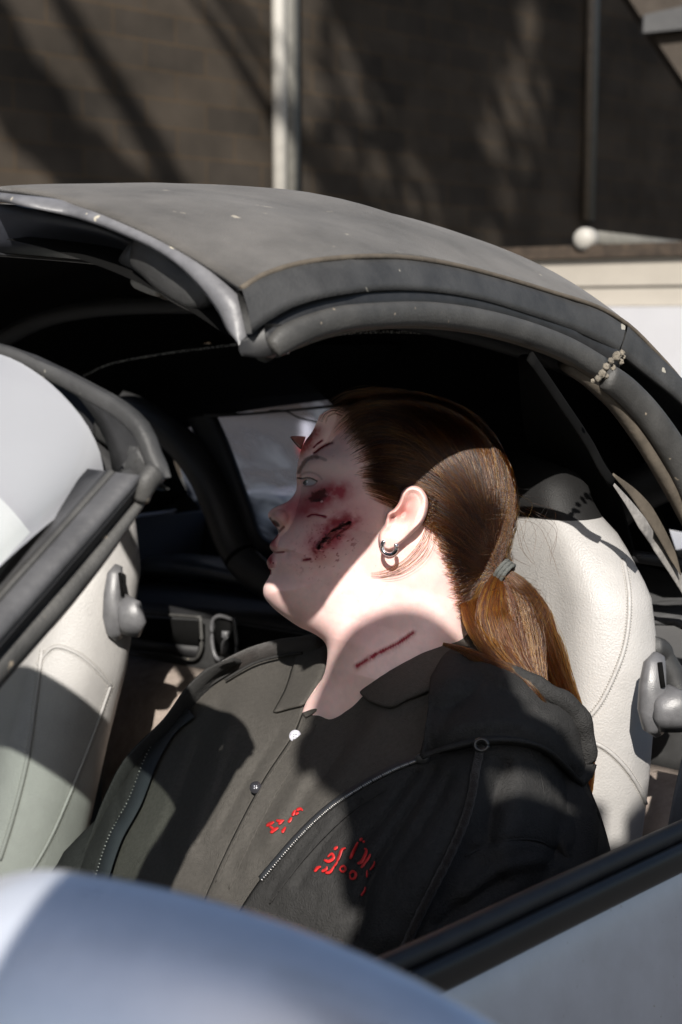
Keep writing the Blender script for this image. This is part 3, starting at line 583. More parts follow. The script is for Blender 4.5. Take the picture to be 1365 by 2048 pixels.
# seats
def seat(tc, s_base, lean, z0, near):
    n, k = 46, 56
    hs = np.linspace(0, 1, n); ztop = 1.105 if near else 1.10
    g = np.zeros((n, k, 3)); ph = np.linspace(0, 2*math.pi, k, endpoint=False)
    for i, h in enumerate(hs):
        z = z0+(ztop-z0)*h
        hw_ = np.interp(z, [z0, .70, .80, .92, .98, 1.03, 1.055, 1.07, ztop-.02, ztop-.006, ztop], [.18, .185, .19, .19, .175, .135, .10, .095, .085, .065, .02] if near else [.21, .215, .222, .212, .18, .13, .11, .105, .10, .08, .02])
        th_ = np.interp(z, [z0, .8, .95, 1.05, ztop-.03, ztop], [.06, .05, .045, .042, .04, .01] if near else [.085, .08, .07, .058, .045, .01])
        sc = s_base+lean*(z-.85)
        for j, p_ in enumerate(ph):
            c, s_ = math.cos(p_), math.sin(p_); e = 2/2.7
            x = math.copysign(abs(c)**e, c)*hw_; y = math.copysign(abs(s_)**e, s_)*th_
            if s_ < 0:                     # front face: bolsters stand proud of the middle
                q = abs(x)/hw_; low = np.interp(z, [.75, .98, 1.06], [1, .75, .15])
                y += low*(.030*math.exp(-((q-.0)/.42)**2)-.020*math.exp(-((q-.80)/.18)**2))
            g[i, j] = (sc+y, tc+x, z)
    W = C(g[..., 0], g[..., 1], g[..., 2]); b = MB().grid(W, closev=True)
    b.f.append(tuple(range(k))); b.f.append(tuple((n-1)*k+j for j in range(k)))
    return b
def cushion(tc):
    b = MB(); gg = np.zeros((20, 30, 3))
    for i, s in enumerate(np.linspace(-.02, .46, 20)):
        for j, v in enumerate(np.linspace(-1, 1, 30)):
            gg[i, j] = (s, tc+v*.25, .47+.05*abs(v)**4-.3*max(0, abs(v)-.9)*6+.03*((.46-s)/.5)**2-.12*max(0, .05-s)*8)
    return b.grid(C(gg[..., 0], gg[..., 1], gg[..., 2]))
sb = seat(.372, .60, .10, .46, True)
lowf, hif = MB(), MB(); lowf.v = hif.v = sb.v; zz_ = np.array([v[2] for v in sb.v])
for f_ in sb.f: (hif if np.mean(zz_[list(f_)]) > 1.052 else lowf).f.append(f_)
st_near = lowf.build('seat', 'leather', car, label='pale leather seat holding the person, its head end coloured dark for shade'); hif.build('shaded_head_end', 'headrest_shade', st_near)  # head end split off and coloured near black for shade
cushion(.36).build('seat_cushion', 'leather', st_near, solid=.03)
bv = sb.bvh()
def stitch(bvh, l, par, r=.0018, n=60, off=5.5, name='seam'):
    q = trace(bvh, l, n, .0005)
    if len(q) > 3: MB().tube(q, r, 8).build(name, 'leather', par)
    d = np.gradient(cr(pts(l), n), axis=0); nn = np.c_[-d[:, 1], d[:, 0]]/(np.linalg.norm(d, axis=1)[:, None]+1e-9); b = MB()
    for sg in (-1, 1):
        q2 = trace(bvh, list(map(tuple, cr(pts(l), n)+sg*off*nn)), n*2, .0006)
        for i in range(0, len(q2)-2, 2):
            if np.linalg.norm(q2[i+1]-q2[i]) < .02: b.tube(q2[i:i+2], .00045, 5)
    if b.v: b.build('stitching', 'thread', par)
stitch(bv, [(1247, 1118), (1258, 1180), (1258, 1240), (1248, 1300), (1225, 1360), (1200, 1408), (1176, 1438)], st_near, .0022)
stitch(bv, [(1178, 1480), (1215, 1500), (1255, 1540), (1285, 1590), (1304, 1640)], st_near, .0022)
def lever(px, py, par, d, k):
    b = MB(); c = lambda x, y, ds: P(px+x*k, py+y*k, d-ds)
    b.sweep(np.array([c(2, -78, .004), c(-6, -60, .008), c(-10, -20, .011), c(-10, 25, .012), c(-6, 55, .010), c(2, 70, .004)]), oval(.0125*k, .010, 16, 2.6), up=np.array([0, -1., .2]), scale=[.45, .8, .95, 1.05, .9, .45])
    lv = b.build('release_lever', 'grey_plastic', par)
    b = MB(); b.sweep(np.array([c(10, -12, .012), c(24, 6, .020), c(30, 36, .022), c(26, 60, .014)]), oval(.0165*k, .009, 16, 2.8), up=np.array([0, -1., .2]), scale=[.45, .95, 1.1, .8]); b.build('paddle', 'grey_plastic', lv)
    b = MB(); b.sweep(np.array([c(4, -64, .0165), c(7, -40, .020), c(10, -16, .021)]), oval(.0022*k, .0015, 8), up=np.array([0, -1., .2])); b.build('slot', 'liner', lv)
lever(1316., 1392., st_near, 1.31, 1.05)
sb2 = seat(1.12, .50, .30, .30, False)
st_far = sb2.build('seat', 'leather', car, label='empty pale leather seat on the far side, half in shade')
cushion(1.105).build('seat_cushion', 'leather', st_far, solid=.03)
bv2 = sb2.bvh()
stitch(bv2, [(180, 1150), (160, 1180), (130, 1220), (100, 1255)], st_far, .002)
stitch(bv2, [(75, 1330), (108, 1295), (150, 1305), (190, 1335), (222, 1372)], st_far, .002)
stitch(bv2, [(85, 1300), (72, 1400), (55, 1520), (25, 1640), (0, 1720)], st_far, .003)
stitch(bv2, [(222, 1372), (180, 1490), (140, 1590), (100, 1680), (60, 1750)], st_far, .002)
lv_h = onto(bv2, 222., 1205.); lever(236., 1208., st_far, float((lv_h-CAM0)@np.array([0, CT, -ST])), .98)
# ------------------------------------------------------------------ PERSON
D0 = 1.335                              # distance of the middle plane of the head
person = thing('person', 'person reclining in the near seat, head turned aside, in black hoodie with wound make-up', 'person', C(.3, .36, .45))
HC = np.array([760., 1030.]); FW = np.array([-.967, -.253]); UP2 = np.array([.253, -.967])
def ab(p): q = np.asarray(p, float)-HC; return q@FW, q@UP2
skinline = pts([(640, 830), (625, 863), (611, 882), (603, 899), (598, 917), (595, 935), (593, 950), (594, 962), (594, 972), (591, 985), (577, 1002), (558, 1011), (543, 1019), (537, 1027), (537, 1034), (543, 1043), (550, 1052), (556, 1060), (557, 1066), (550, 1076), (543, 1085), (540, 1092), (543, 1100), (547, 1105), (542, 1110), (537, 1117), (534, 1124), (536, 1133), (541, 1144), (538, 1154), (531, 1166), (527, 1178), (529, 1193), (545, 1214), (568, 1233), (599, 1254), (629, 1268), (647, 1281), (654, 1294), (655, 1314), (649, 1347), (634, 1375), (612, 1406), (604, 1440), (640, 1530)])
backline = pts([(940, 1500), (948, 1350), (938, 1270), (945, 1200), (975, 1130), (1003, 1065), (1018, 1000), (1000, 920), (957, 858), (885, 818), (800, 803), (730, 803), (675, 813), (640, 830)])
sil = np.r_[cr(skinline, 420), np.linspace((650, 1534), (800, 1560), 50), np.linspace((803, 1560), (937, 1502), 50), cr(backline, 200)[:-1]]
base = pts([(640, 830), (625, 863), (611, 882), (603, 899), (598, 917), (597, 935), (599, 950), (603, 972), (601, 990), (594, 1015), (585, 1040), (570, 1062), (556, 1078), (548, 1092), (548, 1105), (543, 1120), (543, 1140), (539, 1154), (531, 1166), (527, 1178), (529, 1193), (545, 1214), (568, 1233), (599, 1254), (629, 1268), (647, 1281), (654, 1294), (655, 1314), (649, 1347), (634, 1375), (612, 1406), (604, 1440), (640, 1530)])
def dist_poly(p, poly):                  # distance of points to a polyline
    p = p.reshape(-1, 2); best = np.full(len(p), 1e9)
    for a, b in zip(poly[:-1], poly[1:]):
        ba = b-a; t = np.clip(((p-a)@ba)/(ba@ba+1e-9), 0, 1); q = a+t[:, None]*ba
        best = np.minimum(best, np.einsum('ij,ij->i', p-q, p-q))
    return np.sqrt(best)
def inside(p, poly):
    x, y = p[..., 0], p[..., 1]; r = np.zeros(x.shape, bool); j = len(poly)-1
    for i in range(len(poly)):
        xi, yi = poly[i]; xj, yj = poly[j]
        c = ((yi > y) != (yj > y)) & (x < (xj-xi)*(y-yi)/(yj-yi+1e-12)+xi); r ^= c; j = i
    return r
def gs(p, c, sx, sy, ang=0):             # a rotated bell in picture units
    d = p-np.asarray(c, float); a = rad(ang); u = d[..., 0]*math.cos(a)+d[..., 1]*math.sin(a); v = -d[..., 0]*math.sin(a)+d[..., 1]*math.cos(a)
    return np.exp(-.5*((u/sx)**2+(v/sy)**2))
def vnoise(p, sc, seed=0):               # lattice noise, three octaves, about -1..1
    r = np.random.default_rng(seed); o = np.zeros(p.shape[:-1])
    for k in range(3):
        g_ = r.uniform(-1, 1, (128, 128)); th_ = r.uniform(0, 6.28); R_ = np.array([[math.cos(th_), -math.sin(th_)], [math.sin(th_), math.cos(th_)]])
        q = (p@R_)*sc*2**k+r.uniform(0, 50, 2); i = np.floor(q).astype(int); f = q-i; f = f*f*(3-2*f); x, y = i[..., 0] % 128, i[..., 1] % 128; x1, y1 = (x+1) % 128, (y+1) % 128
        o += (g_[x, y]*(1-f[..., 0])*(1-f[..., 1])+g_[x1, y]*f[..., 0]*(1-f[..., 1])+g_[x, y1]*(1-f[..., 0])*f[..., 1]+g_[x1, y1]*f[..., 0]*f[..., 1])*.62**k
    return o*1.05
def smax(a, b, k): 
    h = np.clip(.5+.5*(a-b)/k, 0, 1); return b+(a-b)*h+k*h*(1-h)
AB_b = [-480, -420, -320, -262, -215, -170, -125, -85, -40, 10, 50, 100, 170, 230]
AB_A = [55, 84, 118, 112, 108, 112, 120, 134, 148, 156, 160, 162, 160, 150]
AB_R = [150, 140, 118, 90, 105, 130, 160, 185, 200, 205, 205, 200, 190, 180]
bp = cr(base, 260); kp = cr(backline, 120)
eye_c = np.array([629., 967.])
eye_poly = cr(pts([(606, 967), (609, 961), (615, 958), (624, 959), (633, 963), (627, 969), (617, 971), (609, 970), (606, 967)]), 60)
def width(p):                            # half width of head and neck at points of the side view
    sh = p.shape[:-1]; q = p.reshape(-1, 2); a, b = ab(q)
    A = np.interp(b, AB_b, AB_A); R = np.interp(b, AB_b, AB_R)
    ins_base = inside(q, np.r_[bp, kp])
    df = np.where(ins_base, dist_poly(q, bp), 0); db = dist_poly(q, kp)
    ef = np.clip(1-df/R, 0, 1); eb = np.clip(1-db/np.interp(b, AB_b[:4]+[100, 230], [120, 118, 110, 120, 165, 165]), 0, 1)
    W = A*np.power(np.clip(1-np.power(ef**2.15+eb**2.15, 1.0), 0, 1), 1/2.05)
    # nose ridge and wing
    dn = dist_poly(q, sk_f)
    Wn0 = np.interp(b, [-130, -100, -84, -62, -30, 0, 40, 75], [6, 22, 36, 30, 23, 20, 24, 30])
    Rn = np.interp(b, [-130, -100, -84, -62, -30, 0, 40, 75], [10, 22, 30, 26, 30, 30, 26, 30])
    Wn = Wn0*np.sqrt(np.clip(1-np.clip(1-dn/Rn, 0, 1)**2, 0, 1))
    nose_fade = np.clip(1-(df-34)/50, 0, 1)
    W = np.where(b > -104, smax(W, Wn*nose_fade, 7), W)
    wing = 40*np.sqrt(np.clip(1-((q[:, 0]-562)/21)**2-((q[:, 1]-1037)/21)**2, 0, 1)); W = smax(W, np.minimum(wing, 46), 3)
    W -= 20*gs(q, (551, 1046), 7.5, 4.2, 40)                                        # nostril
    W -= 5*gs(q, (581, 1042), 4, 13, 10)                                            # crease behind the wing
    # lips
    dl = dist_poly(q, sk_l)
    lip = 52*np.sqrt(np.clip(1-np.clip(1-dl/30, 0, 1)**2, 0, 1))*np.clip(1-(q[:, 0]-553)/22, 0, 1)
    W = np.where((b < -95) & (b > -160), smax(W, lip, 5), W)
    W -= 5*gs(q, (562, 1105), 13, 2.2, -4) + 4*gs(q, (572, 1107), 5, 6)
    W -= 4*gs(q, (556, 1150), 26, 8)
    # sockets, brow, cheek, temple
    W -= 15*gs(q, (622, 966), 20, 17) + 5*gs(q, (604, 975), 9, 14)
    W += 6*gs(q, (622, 925), 26, 9, -16) + 7*gs(q, (672, 1000), 40, 24, -15) - 5*gs(q, (700, 945), 28, 30)
    W += 4*gs(q, (640, 1090), 40, 40) - 4*gs(q, (720, 1100), 30, 40)
    lid = 36*np.sqrt(np.clip(1-((q[:, 0]-eye_c[0])/31)**2-((q[:, 1]-eye_c[1])/27)**2, 0, 1))+38
    W = np.where(gs(q, (623, 966), 16, 11) > .25, smax(W, lid*.0+W, 1), W)
    W += 4*gs(q, (621, 953), 15, 3.2, 12) + 2.5*gs(q, (620, 977), 14, 3, 0) - 4*gs(q, (622, 946), 16, 2.2, 14)
    W -= 5*np.clip(1-dist_poly(q, eye_poly)/1.6, 0, 1)*0 + np.where(inside(q, eye_poly), 3.5, 0)
    # wounds: raised, torn edges
    for l, wd_, dep in cuts:
        d = dist_poly(q, cr(pts(l), 30))+wd_*.7*vnoise(q, .16, 3); W += dep*.9*np.exp(-.5*((d-wd_*1.7)/(wd_*.9))**2)-dep*np.exp(-.5*(d/(wd_*.7))**2)
    W += 5*gs(q, (640, 1000), 9, 6, -20)-4*gs(q, (637, 992), 7, 4, -20)
    return np.maximum(W, 0).reshape(sh)
cuts = [([(636, 1096), (645, 1084), (656, 1073), (675, 1058), (690, 1050), (698, 1047)], 3.2, 5), ([(616, 1033), (626, 1029), (640, 1031), (652, 1034)], 1.3, 2), ([(608, 1120), (621, 1118)], 1.6, 2), ([(628, 895), (636, 887), (645, 881)], 1, 1.5), ([(629, 906), (640, 898), (652, 891), (665, 886)], 1.5, 2.5), ([(714, 1332), (735, 1320), (752, 1309), (772, 1299), (790, 1290), (808, 1279), (827, 1265)], 2.3, 3)]
allp = cr(skinline, 420)
sk_f = cr(skinline[4:20], 120); sk_l = cr(skinline[18:31], 80)
ctr = np.array([850., 1060.])
ang = np.unwrap(np.arctan2(sil[:, 1]-ctr[1], sil[:, 0]-ctr[0]))
if ang[-1] < ang[0]: ang_s = -1
else: ang_s = 1
NR = 210
ph = np.linspace(0, math.pi/2, NR); rr = np.sin(ph)**.9; rr[0] = .0005
PG = ctr+(sil[:, None]-ctr)*rr[None, :, None]
WG = width(PG); WG[:, -1] = 0
# hair-covered scalp
hairline = pts([(655, 812), (668, 822), (684, 838), (687, 868), (704, 888), (716, 905), (722, 930), (725, 958), (733, 978), (746, 991), (762, 996), (778, 994), (795, 980), (815, 972), (846, 985), (852, 1010), (846, 1040), (858, 1060), (868, 1085), (882, 1120), (894, 1155), (906, 1195), (918, 1240), (934, 1275), (1100, 1300), (1100, 700), (650, 700)])
HLp = cr(hairline[:24], 160); hair_poly = np.r_[HLp, hairline[24:]]
def mix(c, k, f): return c*(1-f[..., None])+np.asarray(k)*f[..., None]
def smooth(d, a, b): x = np.clip((d-a)/(b-a), 0, 1); return x*x*(3-2*x)
def skin_col(p):
    sh = p.shape[:-1]; q = p.reshape(-1, 2)
    c = np.tile(np.array([.88, .625, .585]), (len(q), 1)); nz = vnoise(q, .018, 1); nf = vnoise(q, .06, 2); nh = vnoise(q, .16, 3)
    c *= (1+.05*nz+.04*nf+.03*nh)[:, None]; c[:, 1:] *= (1-.06*np.clip(vnoise(q, .03, 21), 0, 1)-.05*np.clip(nh, 0, 1))[:, None]
    def blot(k, f): c[:] = mix(c, k, np.clip(f, 0, 1))
    blot((.72, .42, .42), .35*gs(q, (700, 1030), 60, 40)); blot((.70, .45, .32), .4*gs(q, (598, 950), 14, 26)); blot((.72, .45, .3), .5*gs(q, (567, 1048), 9, 12))  # orange on the nose wing painted for light on it
    blot((.50, .28, .30), .5*gs(q, (640, 962), 26, 14)*smooth(q[:, 1], 930, 975)); blot((.82, .62, .54), .5*gs(q, (655, 935), 26, 14))
    blot((.42, .12, .14), .85*gs(q, (582, 1012), 20, 13, -32)); blot((.45, .15, .18), .6*gs(q, (606, 1018), 30, 16, -20)); blot((.46, .20, .15), .5*gs(q, (545, 1032), 10, 9))
    # forehead wound
    dp = dist_poly(q, allp); fz = smooth(gs(q, (622, 880), 30, 17, -47), .25, .8)
    blot((.30, .03, .03), 1.3*fz*(.8+.3*nf)*smooth(-dp, -34, -6)); blot((.06, .008, .008), .9*gs(q, (618, 876), 17, 4, -48)*smooth(-dp, -14, -2)); blot((.38, .06, .05), .8*gs(q, (604, 897), 4, 9))
    # under-eye wound
    blot((.40, .05, .065), 1.15*gs(q, (655, 990), 38, 15, -16)*(1+.35*nf)); blot((.40, .07, .09), 1.0*gs(q, (622, 1010), 32, 13, -30)*(1+.4*nf)); blot((.10, .012, .012), 1.0*smooth(gs(q, (638, 992), 15, 9, -22)+.25*nh, .3, .75)); blot((.05, .004, .006), smooth(gs(q, (634, 1001), 9, 3.2, -15)+.18*nh, .5, .8)); blot((.7, .45, .45), smooth(gs(q, (644, 1003), 3, 2.2), .5, .9))
    # cheek gash
    blot((.45, .07, .10), 1.05*gs(q, (668, 1066), 46, 23, -36)*(1+.3*nf)); blot((.30, .03, .04), 1.0*smooth(gs(q, (682, 1047), 28, 14, -22)+.2*nf, .25, .95)); blot((.36, .04, .06), .95*smooth(gs(q, (652, 1085), 32, 13, -45)+.2*nf, .3, .95)); blot((.55, .27, .2), .4*gs(q, (648, 1118), 20, 12))
    fleck = smooth(vnoise(q, .2, 9)+.6*vnoise(q, .1, 12), .75, 1.05)*np.clip(1.4*gs(q, (660, 1090), 40, 28, -40), 0, 1); blot((.30, .04, .05), fleck)
    for (l, wd_, dep), k in zip(cuts, [(.02, .002, .003), (.22, .008, .03), (.20, .008, .03), (.20, .006, .02), (.14, .006, .012), (.30, .004, .025)]):
        d = dist_poly(q, cr(pts(l), 40))+nh*wd_*(.8 if dep > 4 else .28)+nf*wd_*.3; blot((.40, .10, .11), .55*(1-smooth(d, wd_, wd_*4))); blot(k, 1-smooth(d, wd_*.75, wd_*1.35))
    d = dist_poly(q, cr(pts([(655, 1088), (668, 1074), (686, 1062), (700, 1053)]), 20))+nh*1.5;
    blot((.02, .003, .003), .9*smooth(.8*nh+gs(q, (668, 1070), 36, 8, -38)*1.2, .75, 1.1)*smooth(gs(q, (668, 1070), 36, 10, -38), .25, .6)); blot((.5, .12, .12), .6*smooth(vnoise(q, .12, 31)+gs(q, (664, 1074), 40, 12, -38), 1.0, 1.3)*smooth(gs(q, (664, 1074), 40, 12, -38), .25, .6)); blot((.16, .012, .02), .9*(1-smooth(d, 1, 2.4)))
    # lips, mouth line, blood at the lip
    d = dist_poly(q, allp); lipz = ((q[:, 1] > 1074) & (q[:, 1] < 1104))*(1-smooth(q[:, 0], 545, 562))+((q[:, 1] >= 1104) & (q[:, 1] < 1136))*(1-smooth(q[:, 0], 541, 556))
    blot((.44, .09, .115), .92*lipz); blot((.20, .02, .03), .9*(1-smooth(dist_poly(q, pts([(543, 1104), (553, 1105), (568, 1104)])), 1, 3.2)))
    blot((.24, .01, .03), .95*((q[:, 1] > 1068) & (q[:, 1] < 1104))*(1-smooth(d, 1.5, 4))); blot((.30, .008, .03), .95*smooth(gs(q, (539, 1123), 4.5, 8, 12), .4, .75)); blot((.28, .008, .03), .95*((q[:, 1] > 1130) & (q[:, 1] < 1150))*(1-smooth(d, 1.5, 4)))
    blot((.16, .01, .02), smooth(gs(q, (547, 1126), 1.8, 1.8), .4, .8)); blot((.05, .01, .01), .95*smooth(gs(q, (552, 1047), 8.5, 4, 40), .3, .75)); blot((.10, .02, .015), .9*(1-smooth(dist_poly(q, pts([(541, 1037), (549, 1052), (558, 1062)])), 1, 4)))
    blot((.14, .02, .02), .8*(1-smooth(dist_poly(q, pts([(545, 1079), (553, 1069), (568, 1054)])), 1, 4)))
    # brow, lids, eye
    for i, (l, wd_, k) in enumerate([([(598, 944), (604, 932), (612, 921), (622, 915), (634, 914)], 5, .72), ([(630, 914), (642, 916), (652, 920)], 3, .4)]):
        d = dist_poly(q, cr(pts(l), 30))+nh*1.0; blot((.10, .05, .035), 1.1*k*(1-smooth(d, wd_*.3, wd_*1.3)))
    blot((.42, .24, .22), .6*(1-smooth(dist_poly(q, cr(pts([(600, 952), (610, 946), (622, 945), (636, 950), (644, 958)]), 30)), .6, 3.4)))
    blot((.02, .014, .012), .97*(1-smooth(dist_poly(q, cr(pts([(596, 956), (606, 957), (614, 955.5), (624, 957), (634, 962.5)]), 30)), 1.1, 2.6)))
    blot((.3, .15, .14), .6*(1-smooth(dist_poly(q, cr(pts([(608, 972), (616, 973), (626, 971), (634, 965)]), 30)), .5, 2.6)))
    e = inside(q, eye_poly); c[e] = (.5, .48, .49); ir = e & (q[:, 0] < 613.5); c[ir] = (.10, .12, .12); c[e & (np.hypot(q[:, 0]-608.5, q[:, 1]-965) < 3)] = (.01, .01, .01); c[e & (np.hypot(q[:, 0]-614.5, q[:, 1]-964) < 1.6)] = (.9, .9, .95)  # small pale spot in the eye is a painted glint
    # neck: faint pink painted for a shadow's soft edge and a mild bruise
    blot((.50, .20, .22), .4*gs(q, (735, 1262), 45, 22, -25))
    # scalp under the hair
    hz = inside(q, hair_poly); dh = dist_poly(q, HLp); blot((.022, .013, .010), np.where(hz, smooth(dh+4*nh, 2, 30), 0))
    return np.clip(c, .003, .95).reshape(sh+(3,))
CG = skin_col(PG)
KM = D0/FPX
# tiny surface relief of skin
front = P(PG[..., 0], PG[..., 1], D0-WG*KM); backv = P(PG[..., 0], PG[..., 1], D0+WG*KM)
nA, nB = PG.shape[:2]
V = np.r_[front.reshape(-1, 3), backv[:, :-1].reshape(-1, 3)]
idf = lambda i, j: (i % nA)*nB+j
idb = lambda i, j: (i % nA)*nB+j if j == nB-1 else nA*nB+(i % nA)*(nB-1)+j
F = []
for i in range(nA):
    for j in range(nB-1):
        F.append((idf(i, j), idf(i+1, j), idf(i+1, j+1), idf(i, j+1))); F.append((idb(i, j), idb(i, j+1), idb(i+1, j+1), idb(i+1, j)))
colB = CG[:, :-1].reshape(-1, 3)
hd_v, hd_f, hd_c = V, F, np.r_[CG.reshape(-1, 3), colB]
body = MB(); body.v = [tuple(x) for x in hd_v]; body.f = hd_f; bcols = [hd_c]
# ears: shallow shells standing off the head
ear_o = cr(pts([(803, 985), (812, 975), (826, 971), (842, 976), (853, 990), (857, 1008), (854, 1028), (846, 1046), (834, 1060), (818, 1074), (803, 1087), (789, 1099), (775, 1102), (763, 1095), (757, 1082), (759, 1066), (768, 1052), (772, 1040), (776, 1026), (788, 1018), (797, 1005), (803, 985)]), 160)[:-1]
ec = np.array([808., 1030.]); er = np.linspace(0, 1, 46)
EG = ec+(ear_o[:, None]-ec)*er[None, :, None]
def ear_h(q):
    d = dist_poly(q, np.r_[ear_o, ear_o[:1]]).reshape(q.shape[:-1])
    h = 20*np.sqrt(np.clip(1-np.clip(1-d/7, 0, 1)**2, 0, 1))
    rim = np.clip(1-np.abs(d-7)/8, 0, 1)*smooth(1100-q[..., 1], 25, 50)
    h = h+5*rim
    h -= 21*gs(q, (817, 1010), 9, 15, 25) + 26*gs(q, (806, 1032), 11, 8, -35) + 16*gs(q, (784, 1036), 4.5, 7, 30)
    h += 7*gs(q, (836, 1030), 4.5, 22, 25) + 5*gs(q, (787, 1022), 6, 7) + 4*gs(q, (776, 1080), 12, 13)
    h += 6*smooth(q[..., 0], 790, 856)+2
    return h
EZ = width(EG)+np.maximum(ear_h(EG)+9, 3); Eb = width(EG)
ecol = np.tile(np.array([.84, .58, .53]), EG.shape[:2]+(1,)); hh = gs(EG, (806, 1022), 14, 20, 20); ecol = mix(ecol, (.46, .19, .17), .8*hh); ecol = mix(ecol, (.22, .07, .06), .8*gs(EG, (784, 1037), 5, 8, 30)); ecol = mix(ecol, (.62, .28, .24), .4*smooth(dist_poly(EG, np.r_[ear_o, ear_o[:1]]).reshape(EG.shape[:2])*-1, -9, 0))  # hollows of the ear coloured darker for their shade
for sgn in (-1, 1):
    o = len(body.v); f_ = P(EG[..., 0], EG[..., 1], D0+sgn*EZ*KM); body.grid(f_, closeu=True); bcols.append(ecol.reshape(-1, 3))
    rim_ = np.stack([f_[:, -1], P(EG[:, -1, 0], EG[:, -1, 1], D0+sgn*(Eb[:, -1]-14)*KM), P(ec[0]+(EG[:, -1, 0]-ec[0])*.6, ec[1]+(EG[:, -1, 1]-ec[1])*.6, D0+sgn*(Eb[:, -1]-30)*KM)], 1)
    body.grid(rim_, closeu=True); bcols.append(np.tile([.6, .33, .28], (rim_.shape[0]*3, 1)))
# trunk, arms, hands and legs under the clothes, grown from a skeleton
def skinned(nodes, edges, sub=1, C=C):
    me = bpy.data.meshes.new('tmp'); me.from_pydata([tuple(C(*n[:3])) for n in nodes], edges, [])
    o = bpy.data.objects.new('tmp', me); COL.objects.link(o); sk = o.modifiers.new('k', 'SKIN'); sk.use_smooth_shade = True
    for v, n in zip(me.skin_vertices[0].data, nodes): v.radius = (n[3], n[3])
    me.skin_vertices[0].data[0].use_root = True
    ss = o.modifiers.new('s', 'SUBSURF'); ss.levels = sub
    ev = o.evaluated_get(bpy.context.evaluated_depsgraph_get()); m2 = ev.to_mesh()
    v = [tuple(x.co) for x in m2.vertices]; f = [tuple(p.vertices) for p in m2.polygons]; ev.to_mesh_clear()
    bpy.data.objects.remove(o); bpy.data.meshes.remove(me); return v, f
N = [(.44, .36, .58, .12), (.50, .37, .72, .10), (.515, .38, .80, .07), (.50, .39, .85, .04),
     (.50, .24, .82, .045), (.33, .155, .66, .038), (.10, .24, .60, .028), (.05, .265, .595, .026),
     (.45, .545, .81, .04), (.26, .61, .65, .038), (.06, .49, .60, .028), (.01, .46, .595, .026),
     (.40, .27, .55, .095), (-.12, .26, .60, .065), (-.50, .27, .32, .042), (-.58, .27, .28, .035),
     (.40, .45, .55, .095), (-.12, .46, .60, .065), (-.50, .45, .32, .042), (-.58, .45, .28, .035)]
Eg = [(0, 1), (1, 2), (2, 3), (2, 4), (4, 5), (5, 6), (6, 7), (2, 8), (8, 9), (9, 10), (10, 11), (0, 12), (12, 13), (13, 14), (14, 15), (0, 16), (16, 17), (17, 18), (18, 19)]
bv_, bf_ = skinned(N, Eg); body.add(bv_, bf_); bcols.append(np.tile([.60, .385, .335], (len(bv_), 1)))
for (s0, t0, z0, tilt) in ((.05, .265, .595, 1), (.01, .46, .595, -1)):    # palm and five fingers laid on each thigh
    nn = [(s0+.005, t0, z0, .024), (s0-.045, t0, z0+.008, .022)]; ee = [(0, 1)]
    for k, (dt, ln) in enumerate([(-.028, .062), (-.010, .074), (.010, .07), (.027, .055)]):
        b0 = len(nn); nn += [(s0-.06, t0+dt, z0+.010, .0088), (s0-.06-ln*.5, t0+dt*1.1, z0+.010, .0082), (s0-.06-ln, t0+dt*1.15, z0-.012, .0068)]; ee += [(1, b0), (b0, b0+1), (b0+1, b0+2)]
    b0 = len(nn); nn += [(s0-.02, t0+tilt*.035, z0, .0105), (s0-.055, t0+tilt*.055, z0-.006, .0085)]; ee += [(0, b0), (b0, b0+1)]
    v_, f_ = skinned(nn, ee); body.add(v_, f_); bcols.append(np.tile([.60, .385, .335], (len(v_), 1)))
SK = mat('skin', (.6, .385, .335), .48, spec=.4, sss=.25, bump=.12, bscale=1400, attr='Col')
BODY = body.build('body', SK, person, cols=np.vstack(bcols))
tv, tf = skinned([(.41, .36, .56, .15), (.40, .27, .55, .105), (.14, .265, .585, .088), (-.12, .26, .605, .074), (-.32, .265, .45, .06), (-.50, .27, .33, .055), (.40, .45, .55, .105), (.14, .455, .585, .088), (-.12, .46, .605, .074), (-.32, .455, .45, .06), (-.50, .45, .33, .055)], [(0, 1), (1, 2), (2, 3), (3, 4), (4, 5), (0, 6), (6, 7), (7, 8), (8, 9), (9, 10)])
obj('trousers', tv, tf, 'jeans', person)

# ---- clothes: panels laid over the front of the trunk
dep = pts([(150, 1700, 1.43), (215, 1590, 1.46), (330, 1440, 1.50), (440, 1330, 1.52), (560, 1290, 1.49), (645, 1285, 1.43), (120, 1900, 1.40),
           (350, 1600, 1.36), (300, 1700, 1.335), (450, 1450, 1.39), (500, 1600, 1.285), (450, 1720, 1.255), (600, 1450, 1.32), (600, 1600, 1.235), (560, 1740, 1.195), (430, 1880, 1.23), (560, 1880, 1.17),
           (650, 1345, 1.375), (607, 1409, 1.335), (680, 1440, 1.30), (750, 1375, 1.285), (850, 1320, 1.285), (930, 1275, 1.33), (560, 1380, 1.42),
           (760, 1550, 1.19), (700, 1700, 1.15), (850, 1500, 1.20), (950, 1480, 1.185), (960, 1700, 1.125), (1100, 1500, 1.22), (1100, 1650, 1.18), (1200, 1700, 1.25), (800, 1850, 1.105), (900, 1880, 1.10), (1000, 1950, 1.12),
           (1000, 1390, 1.235), (1120, 1450, 1.26), (1170, 1540, 1.32), (1160, 1800, 1.2)])
